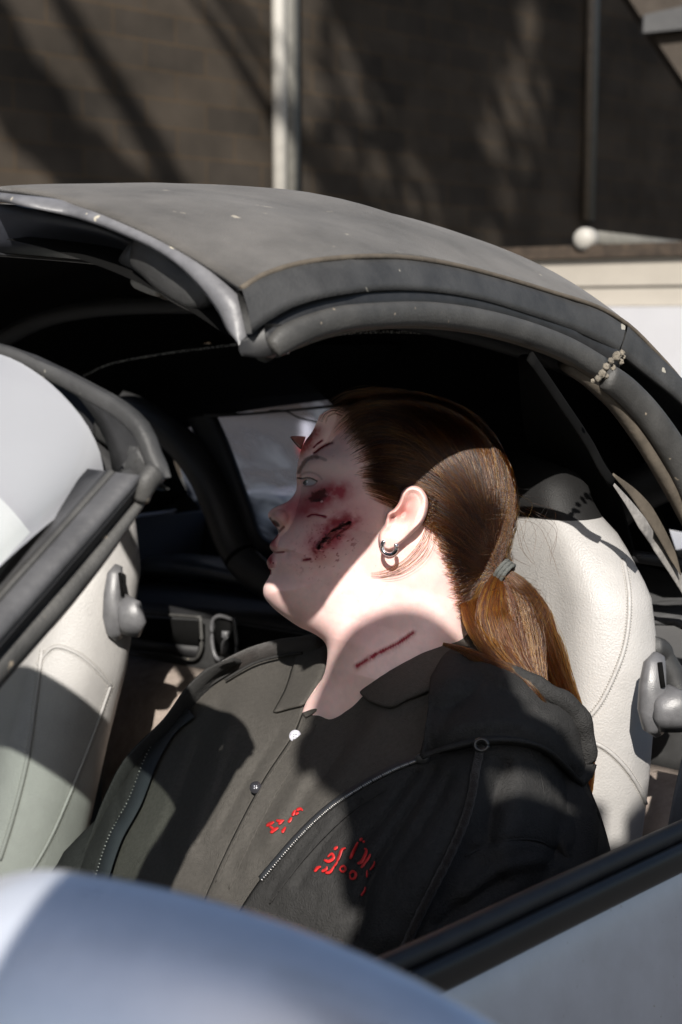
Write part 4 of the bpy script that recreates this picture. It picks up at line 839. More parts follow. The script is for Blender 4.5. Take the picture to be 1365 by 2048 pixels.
def tps(pt, vals, lam=1e-3):
    n_ = len(pt); p_ = pt/1000; r = np.linalg.norm(p_[:, None]-p_[None], axis=2); K = np.where(r > 0, r*r*np.log(r+1e-12), 0)+lam*np.eye(n_)
    Pm = np.c_[np.ones(n_), p_]; A_ = np.block([[K, Pm], [Pm.T, np.zeros((3, 3))]]); w_ = np.linalg.solve(A_, np.r_[vals, 0, 0, 0])
    def f(q):
        sh = q.shape[:-1]; q2 = q.reshape(-1, 2)/1000; r = np.linalg.norm(q2[:, None]-p_[None], axis=2)
        return (np.where(r > 0, r*r*np.log(r+1e-12), 0)@w_[:n_]+w_[n_]+q2@w_[n_+1:]).reshape(sh)
    return f
DEP = tps(dep[:, :2], dep[:, 2])
def folds(q, l):                         # soft creases: (points, width, depth)
    o = np.zeros(q.shape[:-1])
    for p_, w_, h_ in l:
        d = dist_poly(q, cr(pts(p_), 24)).reshape(q.shape[:-1]); o += h_*np.exp(-.5*(d/w_)**2)
    return o
FOLDS = [([(870, 1545), (800, 1660), (745, 1760), (720, 1880)], 9, .006), ([(838, 1545), (760, 1650), (700, 1720)], 7, .005), ([(935, 1560), (905, 1640), (840, 1760), (780, 1860)], 30, -.006),
         ([(1085, 1510), (1108, 1580), (1115, 1700)], 4, .002), ([(940, 1700), (1020, 1680), (1090, 1690), (1110, 1705)], 4, .002), ([(1105, 1710), (1080, 1760), (1050, 1830)], 10, .005), ([(1110, 1700), (1150, 1740), (1190, 1770)], 6, .004), ([(1000, 1560), (960, 1680), (900, 1800)], 26, .005), ([(1040, 1600), (1010, 1700)], 22, -.005),
         ([(640, 1660), (590, 1720), (545, 1790)], 4, .0025), ([(720, 1610), (650, 1690), (600, 1770)], 8, .004), ([(660, 1450), (560, 1590), (470, 1730)], 13, .003), ([(620, 1540), (540, 1680)], 12, -.003), ([(720, 1440), (640, 1540), (580, 1640)], 16, .004), ([(760, 1440), (680, 1560)], 14, -.003),
         ([(440, 1420), (380, 1560), (330, 1700)], 14, .005), ([(480, 1400), (430, 1560), (380, 1700)], 18, -.004), ([(300, 1470), (250, 1560), (215, 1660)], 12, -.004), ([(265, 1530), (240, 1580), (240, 1640)], 6, .005), ([(1010, 1530), (985, 1600), (980, 1680)], 12, .005), ([(1150, 1590), (1120, 1650), (1112, 1720)], 9, .005), ([(1180, 1640), (1150, 1700)], 8, .004), ([(900, 1560), (850, 1650), (790, 1740)], 8, .004), ([(1000, 1760), (940, 1800), (880, 1850)], 10, .005), ([(1080, 1720), (1000, 1740), (930, 1790)], 9, -.004), ([(560, 1470), (500, 1560), (440, 1660)], 7, .002), ([(470, 1480), (440, 1580), (400, 1680)], 9, .003), ([(400, 1480), (360, 1590), (320, 1690)], 8, .003), ([(690, 1500), (640, 1570)], 7, .0025)]
def depth_at(q, lift=0.): return DEP(q)-lift+1.7*folds(q, FOLDS)+.0022*vnoise(q, .011, 5)+.0009*vnoise(q@np.array([[.8, .6], [-.2, .27]]), .02, 8)
def panel(A, B, n=70, m=60, lift=0., edge0=(0, 0), edge1=(0, 0), bulge=0., ext=1.):
    A, B = cr(pts(A), n), cr(pts(B), n); v = np.linspace(0, 1, m)[None, :, None]
    q = A[:, None]*(1-v)+B[:, None]*v; d = depth_at(q, lift)
    L = np.linalg.norm(B-A, axis=1)[:, None]; x0 = v[..., 0]*L; x1 = (1-v[..., 0])*L
    for (wd_, dp), x in ((edge0, x0), (edge1, x1)):
        if wd_: d = d+dp*(1-np.sqrt(np.clip(1-np.clip(1-x/wd_, 0, 1)**2, 0, 1)))
    d = d-bulge*np.sin(np.clip(v[..., 0], 0, 1)*math.pi)**.7
    return q, d
def pbuild(name, m, par, solid=.0025, **k):
    q, d = panel(**k); b = MB().grid(P(q[..., 0], q[..., 1], d)); o = b.build(name, m, par, solid=solid); return o, b
# polo: right half, then the left half with the button stand over it
C_in = [(657, 1290), (652, 1340), (632, 1378), (609, 1409), (604, 1432), (584, 1476), (535, 1552), (482, 1650), (430, 1760), (380, 1890)]
A_po = [(478, 1318), (430, 1345), (380, 1410), (350, 1450), (320, 1500), (290, 1560), (262, 1620), (236, 1690), (205, 1780), (180, 1900)]
o, b_pr = pbuild('polo_shirt', 'polo', person, A=A_po, B=C_in, lift=-.004)
polo = o
q, d = panel(A=[(607, 1427), (590, 1468), (572, 1496), (532, 1556), (480, 1652), (428, 1762), (370, 1900)], B=[(906, 1278), (900, 1360), (880, 1440), (800, 1560), (720, 1630), (640, 1720), (560, 1890)], lift=.004, edge0=(8, .004))
b_pl = MB().grid(P(q[..., 0], q[..., 1], d)); b_pl.build('shirt_front', 'polo', polo, solid=.0025)
# collar leaf on the left: folded over, with a wavy lower edge
up_c = [(606, 1430), (640, 1402), (664, 1384), (700, 1370), (746, 1356), (800, 1330), (852, 1301), (897, 1275), (935, 1262)]
lo_c = [(612, 1434), (650, 1412), (690, 1392), (712, 1378), (740, 1402), (782, 1414), (815, 1399), (862, 1380), (960, 1330)]
q, d = panel(A=up_c, B=lo_c, n=60, m=20, lift=.013, edge0=(14, .012), edge1=(5, .003))
MB().grid(P(q[..., 0], q[..., 1], d)).build('collar', 'polo', polo, solid=.0025)
q, d = panel(A=[(606, 1431), (640, 1403), (700, 1371), (746, 1357), (800, 1331), (852, 1302), (935, 1263)], B=[(616, 1420), (648, 1394), (704, 1362), (748, 1346), (800, 1322), (850, 1294), (930, 1256)], n=40, m=6, lift=-.006)
MB().grid(P(q[..., 0], q[..., 1], d+.02*np.linspace(0, 1, 6)[None])).build('collar_stand', 'polo', polo, solid=.002)
# collar on the far side, standing against the neck
q, d = panel(A=[(655, 1292), (650, 1342), (631, 1380), (608, 1410)], B=[(600, 1294), (588, 1330), (572, 1380), (548, 1425)], n=30, m=16, lift=.006, edge0=(6, .006), edge1=(6, .004))
MB().grid(P(q[..., 0], q[..., 1], d)).build('collar', 'polo', polo, solid=.0025)
bl = b_pl.bvh()
def on_cloth(l, n, lift): r = cr(pts(l), n); return P(r[:, 0], r[:, 1], depth_at(r, lift))
for off in (0, 26):
    q2 = on_cloth([(606+off, 1436+off*.5), (590+off, 1476+off*.5), (535+off, 1560+off*.5), (484+off, 1655+off*.5), (432+off, 1765+off*.5)], 50, .0062); MB().tube(q2, .0007, 6).build('placket_seam', 'polo', polo)
def button(px, py, m):
    c = P(float(px), float(py), depth_at(np.array([[px, py]], float), .0075)[0]); r = ray(px, py); r /= np.linalg.norm(r); nrm = -r+np.array([-.2, 0, .3]); nrm /= np.linalg.norm(nrm)
    b = MB(); b.tube(np.array([c-nrm*.001, c, c+nrm*.0012, c+nrm*.0018, c+nrm*.0012]), .0055, 20, scale=[.9, 1, 1, .85, .6]); bt = b.build('button', m, polo)
    b = MB(); s_ = np.cross(nrm, [0, 0, 1.]); s_ /= np.linalg.norm(s_); t_ = np.cross(s_, nrm)
    for a in range(4): b.ball(c+nrm*.0015+(s_*math.cos(a*1.57+.7)+t_*math.sin(a*1.57+.7))*.0014, .0006, 6)
    b.build('button_hole', 'dark_button' if m == 'pearl' else 'pearl', bt)
button(591, 1472, 'pearl'); button(512, 1575, 'dark_button'); 
# hoodie
Z_L = [(500, 1322), (420, 1372), (373, 1413), (333, 1446), (294, 1509), (259, 1597), (219, 1672), (190, 1760), (160, 1890)]
K_L = [(468, 1318), (420, 1336), (376, 1375), (330, 1438), (255, 1515), (214, 1590), (180, 1676), (140, 1770), (100, 1890)]
hood, b_hr = pbuild('hoodie', 'hoodie', person, A=K_L, B=Z_L, lift=.010, edge0=(40, .035), edge1=(6, .003), n=90)
Z_R = [(868, 1478), (841, 1519), (785, 1541), (712, 1581), (656, 1620), (600, 1673), (520, 1765), (440, 1890)]
K_R = [(1150, 1470), (1172, 1560), (1202, 1640), (1221, 1715), (1226, 1790), (1180, 1900), (1080, 1980), (900, 2060)]
q, d = panel(A=Z_R, B=K_R, n=110, m=90, lift=.012, edge0=(7, .004), edge1=(90, .06))
b_hl = MB().grid(P(q[..., 0], q[..., 1], d)); b_hl.build('front_panel', 'hoodie', hood, solid=.003)
# back of the hoodie closes the trunk behind
qb, db = panel(A=K_L, B=K_R, n=60, m=40, lift=0); vb = np.linspace(0, 1, 40)[None]
MB().grid(P(qb[..., 0], qb[..., 1], np.linspace(1.465, 1.40, 60)[:, None]*(1-vb)+1.31*vb+.13*np.sin(vb*math.pi)**.6)).build('back_panel', 'hoodie', hood, solid=.003)
for nodes in ([(.50, .24, .83, .03), (.47, .22, .81, .055), (.38, .165, .75, .062), (.30, .145, .655, .055), (.2, .19, .625, .05), (.10, .24, .60, .042), (.075, .25, .598, .040)], [(.46, .52, .83, .03), (.43, .54, .80, .05), (.34, .58, .73, .058), (.24, .60, .65, .055), (.15, .545, .62, .05), (.06, .49, .60, .042), (.035, .475, .597, .04)]):
    b = MB(); nd = cr(pts(nodes), 24); b.tube(C(nd[:, 0], nd[:, 1], nd[:, 2]), 1., 18, scale=nd[:, 3]*(1+.04*np.sin(np.arange(24)*1.9))); b.build('sleeve', 'hoodie', hood)
# hood, lying folded on the shoulder and across the far shoulder
hu = [(866, 1350), (900, 1300), (950, 1292), (1010, 1320), (1060, 1352), (1096, 1384), (1128, 1398), (1152, 1418), (1168, 1465), (1180, 1535), (1170, 1566)]
hl = [(842, 1520), (856, 1506), (900, 1500), (950, 1490), (1000, 1486), (1050, 1490), (1085, 1502), (1115, 1522), (1140, 1548), (1158, 1566), (1164, 1572)]
q, d = panel(A=hu, B=hl, n=80, m=40, lift=.022, edge0=(30, .03), edge1=(9, .008), bulge=.018)
d = d+folds(q, [([(870, 1420), (960, 1400), (1060, 1430), (1140, 1500)], 13, .009), ([(880, 1470), (980, 1445), (1080, 1455), (1150, 1530)], 12, -.007), ([(940, 1330), (1000, 1380), (1090, 1410)], 12, .010), ([(900, 1360), (960, 1340), (1020, 1360)], 12, -.006), ([(1060, 1420), (1110, 1470), (1140, 1540)], 8, .007), ([(870, 1500), (900, 1430), (960, 1370)], 9, .005)])
MB().grid(P(q[..., 0], q[..., 1], d)).build('hood', 'hoodie', hood, solid=.004)
hb = [(896, 1290), (940, 1270), (1000, 1290), (1060, 1330), (1110, 1372), (1150, 1402), (1176, 1450), (1184, 1530)]
q, d = panel(A=hu, B=[(x+6, y-8) for x, y in hb]+[(1174, 1560)], n=60, m=10, lift=-.01)
MB().grid(P(q[..., 0], q[..., 1], d+.05*np.linspace(0, 1, 10)[None])).build('hood_back', 'hoodie', hood, solid=.003)
hr_ = cr(pts([(1010, 1330), (1060, 1360), (1100, 1388), (1134, 1410), (1156, 1440), (1168, 1490), (1170, 1540), (1158, 1566)]), 40); hd_ = depth_at(hr_, .034); MB().sweep(P(hr_[:, 0], hr_[:, 1], hd_), oval(.012, .010, 14), scale=np.interp(np.linspace(0, 1, 40), [0, .2, .55, .85, 1], [.3, .8, 1.15, .9, .4])*(1+.06*np.sin(np.arange(40)*.9))).build('hood_edge', 'hoodie', hood)
MB().sweep(on_cloth([(846, 1512), (900, 1494), (950, 1482), (1000, 1478), (1050, 1483), (1090, 1498), (1125, 1528), (1160, 1566)], 40, .034), oval(.004, .0022, 10)).build('hood_seam', 'hoodie', hood)
MB().sweep(on_cloth([(652, 1280), (606, 1290), (560, 1296), (510, 1310), (470, 1328), (440, 1345)], 30, .012), oval(.0085, .0095, 14), scale=np.r_[.6, np.full(27, 1.), .8, .5]).build('hood_roll', 'fleece', hood)
MB().tube(on_cloth([(604, 1306), (560, 1312), (510, 1326), (476, 1344), (450, 1360)], 24, .013), .0016, 6).build('hood_seam', 'hoodie', hood)
# zip: tape and teeth on both fronts
def zipper(l, lift, nteeth, r, wtape, name):
    q2 = cr(pts(l), 300); dd = np.gradient(q2, axis=0); nn = np.c_[-dd[:, 1], dd[:, 0]]/np.linalg.norm(dd, axis=1)[:, None]
    a_ = P(q2[:, 0], q2[:, 1], depth_at(q2, lift)); c_ = q2+nn*wtape; e_ = P(c_[:, 0], c_[:, 1], depth_at(c_, lift-.003))
    zp = MB().ruled(a_[::5], e_[::5], 3).build(name, 'lining', hood, solid=.001); b = MB()
    for i in np.linspace(4, 295, nteeth).astype(int):
        t_ = a_[i+3]-a_[i-3]; t_ /= np.linalg.norm(t_); v_ = -ray(*q2[i]); v_ /= np.linalg.norm(v_); s_ = np.cross(t_, v_); b.box(a_[i]+v_*.0008, (r*.55, r*1.2, r*.8), (t_, s_, v_))
    b.build('zip_teeth', 'zip', zp)
zipper(Z_L[2:], .013, 70, .0011, -26, 'zip')
zipper(Z_R[1:7], .0165, 92, .00125, 9, 'zip')
zs = P(846., 1517., depth_at(np.array([[846., 1517.]]), .02)[0]); MB().ball(zs, (.006, .003, .005)).build('zip_slider', 'plastic', hood)
for l in ([(760, 1560), (690, 1605), (640, 1650), (590, 1705), (525, 1790)],): MB().tube(on_cloth([(x+14, y+18) for x, y in l], 40, .0155), .0007, 6).build('zip_seam', 'hoodie', hood)
# drawcord and eyelet
dc = on_cloth([(962, 1494), (952, 1540), (944, 1590), (930, 1640), (905, 1700), (870, 1770), (835, 1840), (800, 1920)], 160, .020)
aa = np.arange(160)*.85; dcs = .85+.05*np.sin(aa)
MB().tube(dc, .0042, 12, scale=dcs).build('drawcord', 'fleece', hood)
ec_ = P(963., 1490., depth_at(np.array([[963., 1490.]]), .044)[0]); r_ = ray(963, 1490); r_ /= np.linalg.norm(r_); s_ = np.cross(r_, [0, 0, 1.]); s_ /= np.linalg.norm(s_); t_ = np.cross(s_, r_)
aa = np.linspace(0, 2*math.pi, 25); MB().tube(ec_+np.cos(aa)[:, None]*s_*.0052+np.sin(aa)[:, None]*t_*.0045, .0016, 8).build('eyelet', mat('eyelet_metal', (.06, .06, .06), .35, metal=.8), hood)
# seams of shoulder and sleeve
for l in ([(1078, 1500), (1096, 1540), (1106, 1590), (1110, 1650), (1112, 1700)], [(930, 1712), (980, 1690), (1040, 1678), (1085, 1684), (1110, 1702)], [(1060, 1500), (1080, 1545), (1090, 1600)]):
    MB().tube(on_cloth(l, 30, .0148), .0009, 6).build('sleeve_seam', 'hoodie', hood)
# broken red lettering, partly lost in the folds
def prints(name, strokes, lift, par):
    b = MB()
    for l, w_ in strokes:
        w_ = w_*1.1
        q2 = cr(pts(l), max(6, 4*len(l))); dd = np.gradient(q2, axis=0); nn = np.c_[-dd[:, 1], dd[:, 0]]/(np.linalg.norm(dd, axis=1)[:, None]+1e-9); k = len(q2)
        wv = w_*np.interp(np.linspace(0, 1, k), [0, .15, .6, 1], [.5, 1, .95, .45])[:, None]
        for sgn in (1,):
            a_, c_ = q2+nn*wv, q2-nn*wv; b.ruled(P(a_[:, 0], a_[:, 1], depth_at(a_, lift)), P(c_[:, 0], c_[:, 1], depth_at(c_, lift)), 3)
    b.build(name, 'red_print', par, solid=.0004)
pz = lambda l: [(500+x*.293, 1450+y*.293) for x, y in l]
prints('lettering', [(pz([(112, 688), (140, 672), (165, 660)]), 3.2), (pz([(140, 735), (165, 715), (195, 700)]), 3.4), (pz([(135, 690), (155, 705), (170, 725)]), 2.6), (pz([(180, 650), (205, 655), (235, 650)]), 2.6), (pz([(195, 675), (210, 665), (228, 652)]), 2.6), (pz([(220, 735), (232, 715), (245, 695)]), 2.8), (pz([(262, 665), (278, 645), (285, 628)]), 2.8), (pz([(290, 620), (300, 600), (310, 580)]), 2.8), (pz([(310, 610), (325, 600), (335, 598)]), 2.6), (pz([(318, 580), (345, 572), (362, 582)]), 2.8)], .0085, polo)
prints('lettering', [(pz([(505, 920), (540, 930), (572, 905), (560, 878), (530, 900)]), 2.8), (pz([(575, 850), (590, 838), (600, 830)]), 2.6), (pz([(595, 930), (612, 895), (630, 850), (655, 838)]), 2.8), (pz([(575, 965), (590, 945), (600, 925)]), 2.0), (pz([(685, 915), (700, 880), (722, 835), (738, 800)]), 3.0), (pz([(752, 790), (768, 772)]), 2.6), (pz([(772, 800), (785, 792)]), 2.2), (pz([(735, 945), (760, 935), (790, 880), (795, 850), (782, 842)]), 2.8), (pz([(760, 975), (785, 940), (815, 900), (822, 880)]), 2.6), (pz([(820, 990), (845, 960), (852, 930)]), 1.8), (pz([(440, 1000), (462, 975), (485, 965)]), 3.0), (pz([(490, 1000), (520, 985), (528, 965)]), 2.6), (pz([(515, 1008), (545, 1005), (575, 965)]), 2.6), (pz([(615, 975), (640, 962), (655, 985), (635, 1002), (615, 985), (620, 970)]), 2.0), (pz([(680, 1020), (700, 998), (722, 1012), (715, 1045), (690, 1048), (682, 1025)]), 2.4), (pz([(760, 1165), (785, 1130), (790, 1105)]), 2.0), (pz([(800, 1040), (800, 990)]), 1.6)], .0165, hood)
# earring, wound flap
ecx = P(779., 1094., D0-(float(width(np.array([[[775., 1085.]]]))[0, 0])+38)*KM); aa = np.linspace(-2.5, 2.2, 30)
MB().tube(ecx+np.sin(aa)[:, None]*np.array([.0062, 0, 0])-np.cos(aa)[:, None]*np.array([0, 0, .0066])+np.sin(aa)[:, None]*np.array([0, -.003, 0]), .0019, 10, scale=np.r_[.6, np.full(28, 1.), .6]).build('earring', 'silver', person)
fl_ = MB().ruled(pdc([(581.5, 874, D0-.001), (590, 884, D0), (603, 898, D0)], 10), pdc([(582.5, 873.5, D0-.004), (597, 873, D0-.010), (612, 874, D0-.012)], 10), 5)
fl_.build('wound_flap', mat('wound_latex', (.40, .13, .11), .4, sss=.3, var=.15, vscale=200), person, solid=.0012)
MB().tube(pdc([(581.5, 874, D0-.002), (590, 885, D0-.003), (600, 896, D0-.005), (604, 898, D0-.008)], 12), .0006, 6).build('wound_edge', mat('dried_blood', (.06, .008, .008), .4), person)

# ---- hair: strands combed back to a low tie, and the tail below it
HS = cr(pts([(640, 838), (652, 820), (680, 806), (720, 797), (800, 790), (880, 799), (950, 836), (1000, 892), (1028, 942), (1042, 1000), (1036, 1050), (1024, 1098), (1014, 1132), (1000, 1160), (975, 1200), (952, 1245), (940, 1290)]), 160)
HSp = np.r_[HS, [[900, 1290], [640, 1290]]]
TIE = np.array([1004., 1141.])
SILP = sil
def hair_s(p):
    q = p.reshape(-1, 2); w1 = np.where(inside(q, SILP), width(q), 0)
    d = dist_poly(q, HS); h = 168*np.power(np.clip(1-np.clip(1-d/150, 0, 1)**2.2, 0, 1), 1/2.2); h = np.where(inside(q, HSp), h, 0)
    dt = np.linalg.norm(q-TIE, axis=1); cap = 64+.45*dt
    o = smax(w1+np.where(w1 > 0, 13, 0), np.minimum(h, 68), 34); return np.where(inside(q, ear_o), np.minimum(o, w1-2), o).reshape(p.shape[:-1])
def bez(p0, p1, p2, p3, n):
    t = np.linspace(0, 1, n)[None, :, None]
    return (1-t)**3*p0[:, None]+3*(1-t)**2*t*p1[:, None]+3*(1-t)*t*t*p2[:, None]+t**3*p3[:, None]
def hair_obj(name, paths, r, m, par, taper=.5):
    n, k = paths.shape[:2]; hc = bpy.data.hair_curves.new(name); hc.add_curves([k]*n)
    pa_ = hc.attributes.get('position') or hc.attributes.new('position', 'FLOAT_VECTOR', 'POINT')
    loc = np.array(par.location) if par.type == 'EMPTY' else 0
    pa_.data.foreach_set('vector', np.ascontiguousarray(paths, np.float32).ravel())
    ra = hc.attributes.get('radius') or hc.attributes.new('radius', 'FLOAT', 'POINT')
    rr_ = np.tile(r*np.interp(np.linspace(0, 1, k), [0, .12, .8, 1], [.3, 1, 1, taper]), (n, 1))*RNG.uniform(.7, 1.25, (n, 1)); ra.data.foreach_set('value', rr_.astype(np.float32).ravel())
    hc.materials.append(m); o = bpy.data.objects.new(name, hc); COL.objects.link(o); o.parent = par
    if par.type == 'EMPTY': o.location = -par.location
    return o
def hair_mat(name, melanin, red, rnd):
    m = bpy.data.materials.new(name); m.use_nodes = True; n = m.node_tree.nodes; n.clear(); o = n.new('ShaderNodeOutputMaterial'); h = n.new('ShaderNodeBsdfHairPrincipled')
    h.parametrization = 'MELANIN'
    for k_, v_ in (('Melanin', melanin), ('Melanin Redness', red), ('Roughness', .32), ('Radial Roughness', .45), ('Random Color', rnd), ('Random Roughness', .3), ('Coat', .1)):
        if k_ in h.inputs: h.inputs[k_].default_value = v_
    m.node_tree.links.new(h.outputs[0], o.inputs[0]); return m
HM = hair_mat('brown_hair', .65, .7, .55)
def scalp_paths(n, side, k=26):
    P0 = []
    while sum(map(len, P0)) < n:
        c = RNG.uniform((640, 785), (1045, 1285), (6000, 2)); ok = inside(c, HSp) & inside(c, np.r_[HLp, [[1100, 1300], [1100, 700], [650, 700]]])
        d = dist_poly(c, HLp); keep = RNG.random(len(c)) < (.35+.65*np.exp(-d/25))*np.clip(.25+d/14, 0, 1); P0.append(c[ok & keep & (np.linalg.norm(c-TIE, axis=1) > 20)])
    p0 = np.vstack(P0)[:n]
    dh_ = dist_poly(p0, HLp); p0 = p0+RNG.normal(0, 1, (n, 2))*np.where(dh_ < 20, 5, 0)[:, None]; nr_ = (dh_ < 26)*(p0[:, 0] < 800); p0 = p0-nr_[:, None]*RNG.uniform(0, 16, (n, 1))*np.array([[.9, -.15]])
    L = np.linalg.norm(TIE-p0, axis=1)[:, None]; rv = p0-np.array([860., 1015.]); rn = np.linalg.norm(rv, axis=1)[:, None]+1e-6
    tan = np.c_[-rv[:, 1], rv[:, 0]]/rn; to = (TIE-p0)/L; up_w = np.clip((1010-p0[:, 1:])/140, 0, 1)
    dr_ = tan*up_w+to*(1-up_w); dr_ /= np.linalg.norm(dr_, axis=1)[:, None]; low_w = np.clip((p0[:, 1:]-1090)/120, 0, 1)
    dr_ = dr_*(1-low_w*.6)+np.array([[.75, -.15]])*low_w*.6
    end = TIE+RNG.normal(0, 1, (n, 2))*np.array([7, 9]); p1 = p0+dr_*L*.42; p2 = end+(np.array([[-.25, -.97]])*np.clip((1120-p0[:, 1:])/200, 0, 1)+np.array([[-.9, .35]])*(1-np.clip((1120-p0[:, 1:])/200, 0, 1)))*L*.30
    q = bez(p0, p1, p2, end, k)
    q += (np.cumsum(RNG.normal(0, 1, (n, k, 2)), 1)*.8+RNG.normal(0, 2.2, (n, 1, 2)))*np.sin(np.linspace(0, math.pi, k))[None, :, None]
    s = hair_s(q); lay = RNG.uniform(0, 10, (n, 1))*np.sin(np.linspace(.0, math.pi-.1, k))[None]; s = s+np.where(inside(q, ear_o), 0, lay)-12*np.clip(1-np.linspace(0, 7, k), 0, 1)[None]
    s[:, -1] = s[:, -2]*.95
    inn = inside(q, HSp); return P(q[..., 0], q[..., 1], D0-side*s*KM)
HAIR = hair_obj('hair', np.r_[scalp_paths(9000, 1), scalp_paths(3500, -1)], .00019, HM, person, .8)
# wisps: over the temple, below the ear, stray hairs
def lock(l, n, spread, dspread, k=16, end_spread=None, wav=1.0):
    g = cr(pts(l), k); nn = np.gradient(g[:, :2], axis=0); nn = np.c_[-nn[:, 1], nn[:, 0]]/(np.linalg.norm(nn, axis=1)[:, None]+1e-9)
    es = spread if end_spread is None else end_spread; sw = np.interp(np.linspace(0, 1, k), np.linspace(0, 1, len(es)), es) if np.ndim(es) else np.linspace(spread, es, k)
    a = RNG.uniform(-1, 1, (n, 1)); a2 = a+RNG.normal(0, .12, (n, k)).cumsum(1)*.35*wav; dz = RNG.uniform(-1, 1, (n, 1))*np.sqrt(np.clip(1-a*a, 0, 1))+RNG.normal(0, .1, (n, k)).cumsum(1)*.2
    px = g[None, :, 0]+nn[None, :, 0]*a2*sw; py = g[None, :, 1]+nn[None, :, 1]*a2*sw
    return P(px, py, g[None, :, 2]+dz*dspread*(sw/np.max(sw))[None])
de = lambda x, y, o=0.: D0-float(hair_s(np.array([[float(x), float(y)]]))[0])*KM-o
dn_ = lambda x, y, o=0.: D0-float(width(np.array([[float(x), float(y)]]))[0])*KM-o
W_ = []
W_.append(lock([(858, 1030, dn_(858, 1030, .006)), (852, 1065, dn_(852, 1065, .007)), (835, 1095, dn_(835, 1095, .007)), (805, 1125, dn_(805, 1125, .006)), (770, 1143, dn_(770, 1143, .005)), (742, 1147, dn_(742, 1147, .004))], 10, 10, .003, end_spread=4))
W_.append(lock([(866, 1040, dn_(866, 1040, .006)), (862, 1085, dn_(862, 1085, .007)), (838, 1120, dn_(838, 1120, .006)), (800, 1143, dn_(800, 1143, .006)), (760, 1152, dn_(760, 1152, .004))], 8, 10, .003, end_spread=5))
W_.append(lock([(688, 828, dn_(688, 828, .003)), (668, 822, dn_(668, 822, .004)), (652, 830, dn_(652, 832, .004)), (645, 845, dn_(648, 848, .004))], 14, 6, .002, end_spread=8))
hair_obj('wisps', np.vstack(W_), .00011, HM, HAIR, .4)
# the tail
tail = [lock([(1006, 1143, 1.303), (1034, 1172, 1.304), (1060, 1215, 1.31), (1085, 1285, 1.315), (1116, 1370, 1.325), (1150, 1450, 1.335), (1174, 1525, 1.345), (1178, 1596, 1.352)], 2200, 14, .02, 22, end_spread=[11, 22, 30, 32, 26, 19, 12, 5]),
        lock([(1000, 1146, 1.303), (990, 1180, 1.295), (985, 1230, 1.285), (1010, 1300, 1.272), (1050, 1360, 1.258), (1085, 1410, 1.245), (1100, 1436, 1.245)], 1500, 14, .014, 20, end_spread=[11, 24, 33, 32, 23, 14, 5]),
        lock([(1002, 1146, 1.303), (1030, 1200, 1.30), (1045, 1270, 1.295), (1060, 1340, 1.285), (1080, 1400, 1.275), (1095, 1440, 1.27)], 1300, 14, .014, 20, end_spread=[11, 26, 34, 30, 18, 8]),
        lock([(886, 1288, 1.268), (925, 1300, 1.262), (970, 1325, 1.252), (1020, 1352, 1.243), (1060, 1385, 1.235), (1095, 1425, 1.236)], 420, 5, .006, 18, end_spread=[3, 7, 14, 18, 15, 6]),
        lock([(940, 1200, 1.30), (955, 1240, 1.285), (985, 1290, 1.27), (1030, 1340, 1.255), (1075, 1395, 1.245), (1098, 1432, 1.245)], 500, 12, .01, 18, end_spread=[22, 26, 24, 18, 12, 4])]
for k_, n_ in ((16, 0),): tail = [np.array([cr(c, 20) for c in t]) if t.shape[1] != 20 else t for t in tail]
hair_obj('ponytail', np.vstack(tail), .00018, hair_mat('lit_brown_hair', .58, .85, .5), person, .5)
q_ = RNG.uniform(-1, 1, (90, 3)); fly = []
for x, y, z in q_:
    a0 = np.array([960+80*x, 1000+40*y]) if z > 0 else np.array([1000+30*x, 1200+60*y]); fly.append(lock([(a0[0], a0[1], de(*a0, .004) if z > 0 else 1.29), (a0[0]+25+20*y, a0[1]+15*x, 1.28), (a0[0]+45+30*x, a0[1]+45+25*y, 1.285), (a0[0]+50+40*y, a0[1]+90+30*x, 1.29)], 1, 1, .001))
hair_obj('stray_hair', np.vstack(fly), .00009, HM, HAIR, .4)
tcn = P(1008., 1142., 1.302); ra_ = ray(1008, 1142); axd = P(1036., 1164., 1.297)-P(1008., 1142., 1.302); axd /= np.linalg.norm(axd); s_ = np.cross(axd, ra_); s_ /= np.linalg.norm(s_); t_ = np.cross(s_, axd); aa = np.linspace(0, 2*math.pi, 41)
b = MB()
for o_ in (-.003, .0005, .004): b.tube(tcn+axd*o_+np.cos(aa)[:, None]*s_*.0098+np.sin(aa)[:, None]*t_*.010, .0019, 8, scale=1+.08*np.sin(aa*9))
b.build('hair_tie', 'tie', person)

# ------------------------------------------------------------------ the photographer, whose shadow falls across the car door
ph_ = thing('person', 'photographer in a dark jacket standing outside the car with one arm raised', 'person', (0, -.18, 0))
WC = lambda s, t, z: np.stack(np.broadcast_arrays(np.asarray(s, float), np.asarray(t, float), np.asarray(z, float)), -1)
pv, pf = skinned([(0, -.2, .95, .12), (0, -.2, 1.2, .12), (.03, -.16, 1.52, .11), (.0, -.11, 1.61, .06), (-.01, -.06, 1.66, .052), (-.015, -.03, 1.745, .088), (-.015, -.03, 1.80, .072),
                  (.16, -.13, 1.60, .05), (.32, -.06, 1.66, .042), (.19, .0, 1.69, .032), (-.035, -.15, 1.56, .045), (-.16, -.2, 1.28, .042), (-.05, -.14, 1.2, .03), (-.08, -.2, .5, .06), (-.09, -.2, .06, .045), (.09, -.2, .5, .06), (.1, -.2, .06, .045)],
                 [(0, 1), (1, 2), (2, 3), (3, 4), (4, 5), (5, 6), (2, 7), (7, 8), (8, 9), (2, 10), (10, 11), (11, 12), (0, 13), (13, 14), (0, 15), (15, 16)], C=WC)
b = MB().add(pv, pf)
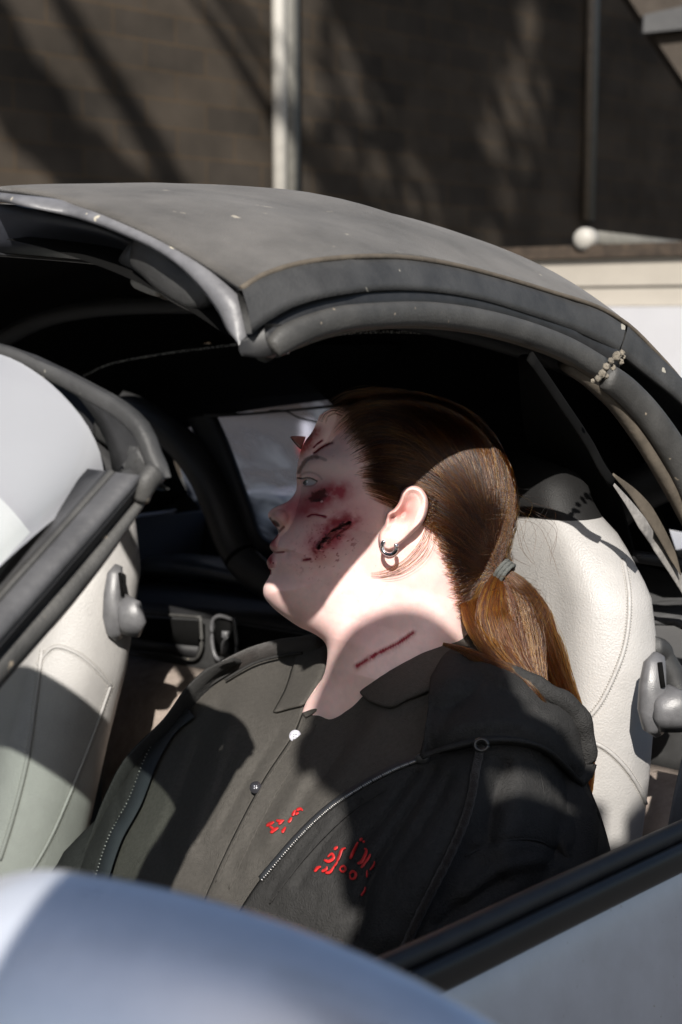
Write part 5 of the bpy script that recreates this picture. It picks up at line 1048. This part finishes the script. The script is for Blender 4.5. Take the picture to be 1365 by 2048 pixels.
for hx, hy, hz, dx_, dz_ in ((.16, .01, 1.68, -1, .15), (-.03, -.125, 1.2, 1, .3)):
    nn = [(hx, hy, hz, .028), (hx+dx_*.045, hy, hz+dz_*.03, .026)]; ee = [(0, 1)]
    for k_ in range(4):
        b0 = len(nn); yy = hy-.03+.02*k_; ln = (.06, .07, .068, .052)[k_]; nn += [(hx+dx_*.07, yy, hz+dz_*.04, .0088), (hx+dx_*(.07+ln*.5), yy, hz+dz_*.045-.006, .008), (hx+dx_*(.07+ln), yy, hz-.015, .0068)]; ee += [(1, b0), (b0, b0+1), (b0+1, b0+2)]
    b0 = len(nn); nn += [(hx+dx_*.02, hy-.04, hz+.01, .0105), (hx+dx_*.05, hy-.055, hz+.02, .0085)]; ee += [(0, b0), (b0, b0+1)]
    v_, f_ = skinned(nn, ee, C=WC); b.add(v_, f_)
b.ball((-.015, .068, 1.735), (.014, .018, .02), 8); b.ball((-.105, -.03, 1.745), (.012, .02, .03), 8); b.ball((.075, -.03, 1.745), (.012, .02, .03), 8)
b.build('body', mat('plain_skin', (.55, .36, .3), .5), ph_)
jv, jf = skinned([(0, -.2, .84, .17), (0, -.2, 1.2, .125), (.03, -.16, 1.50, .115), (.01, -.12, 1.62, .075), (.15, -.13, 1.63, .10), (.32, -.06, 1.69, .066), (.20, -.01, 1.70, .05), (-.03, -.15, 1.56, .062), (-.16, -.2, 1.28, .055), (-.06, -.15, 1.2, .042)], [(0, 1), (1, 2), (2, 3), (2, 4), (4, 5), (5, 6), (2, 7), (7, 8), (8, 9)], C=WC)
obj('jacket', jv, jf, 'hoodie', ph_)
tv, tf = skinned([(0, -.2, 1.02, .13), (0, -.2, .86, .15), (-.08, -.2, .5, .085), (-.09, -.2, .1, .065), (.09, -.2, .5, .085), (.1, -.2, .1, .065)], [(0, 1), (1, 2), (2, 3), (1, 4), (4, 5)], C=WC); obj('trousers', tv, tf, 'jeans', ph_)
b = MB().ball((-.015, -.045, 1.775), (.094, .105, .10), 16); b.build('hair', mat('dark_hair_mass', (.02, .014, .01), .6, bump=1, bscale=300), ph_)
b = MB(); [b.sweep(np.array([[x, -.26, .03], [x, -.2, .06], [x, -.05, .035], [x, -.01, .03]]), oval(.045, .03, 12, 3), scale=[.8, 1, .9, .5]) for x in (-.09, .1)]; b.build('shoes', 'black', ph_)

ph_.location.y += .06
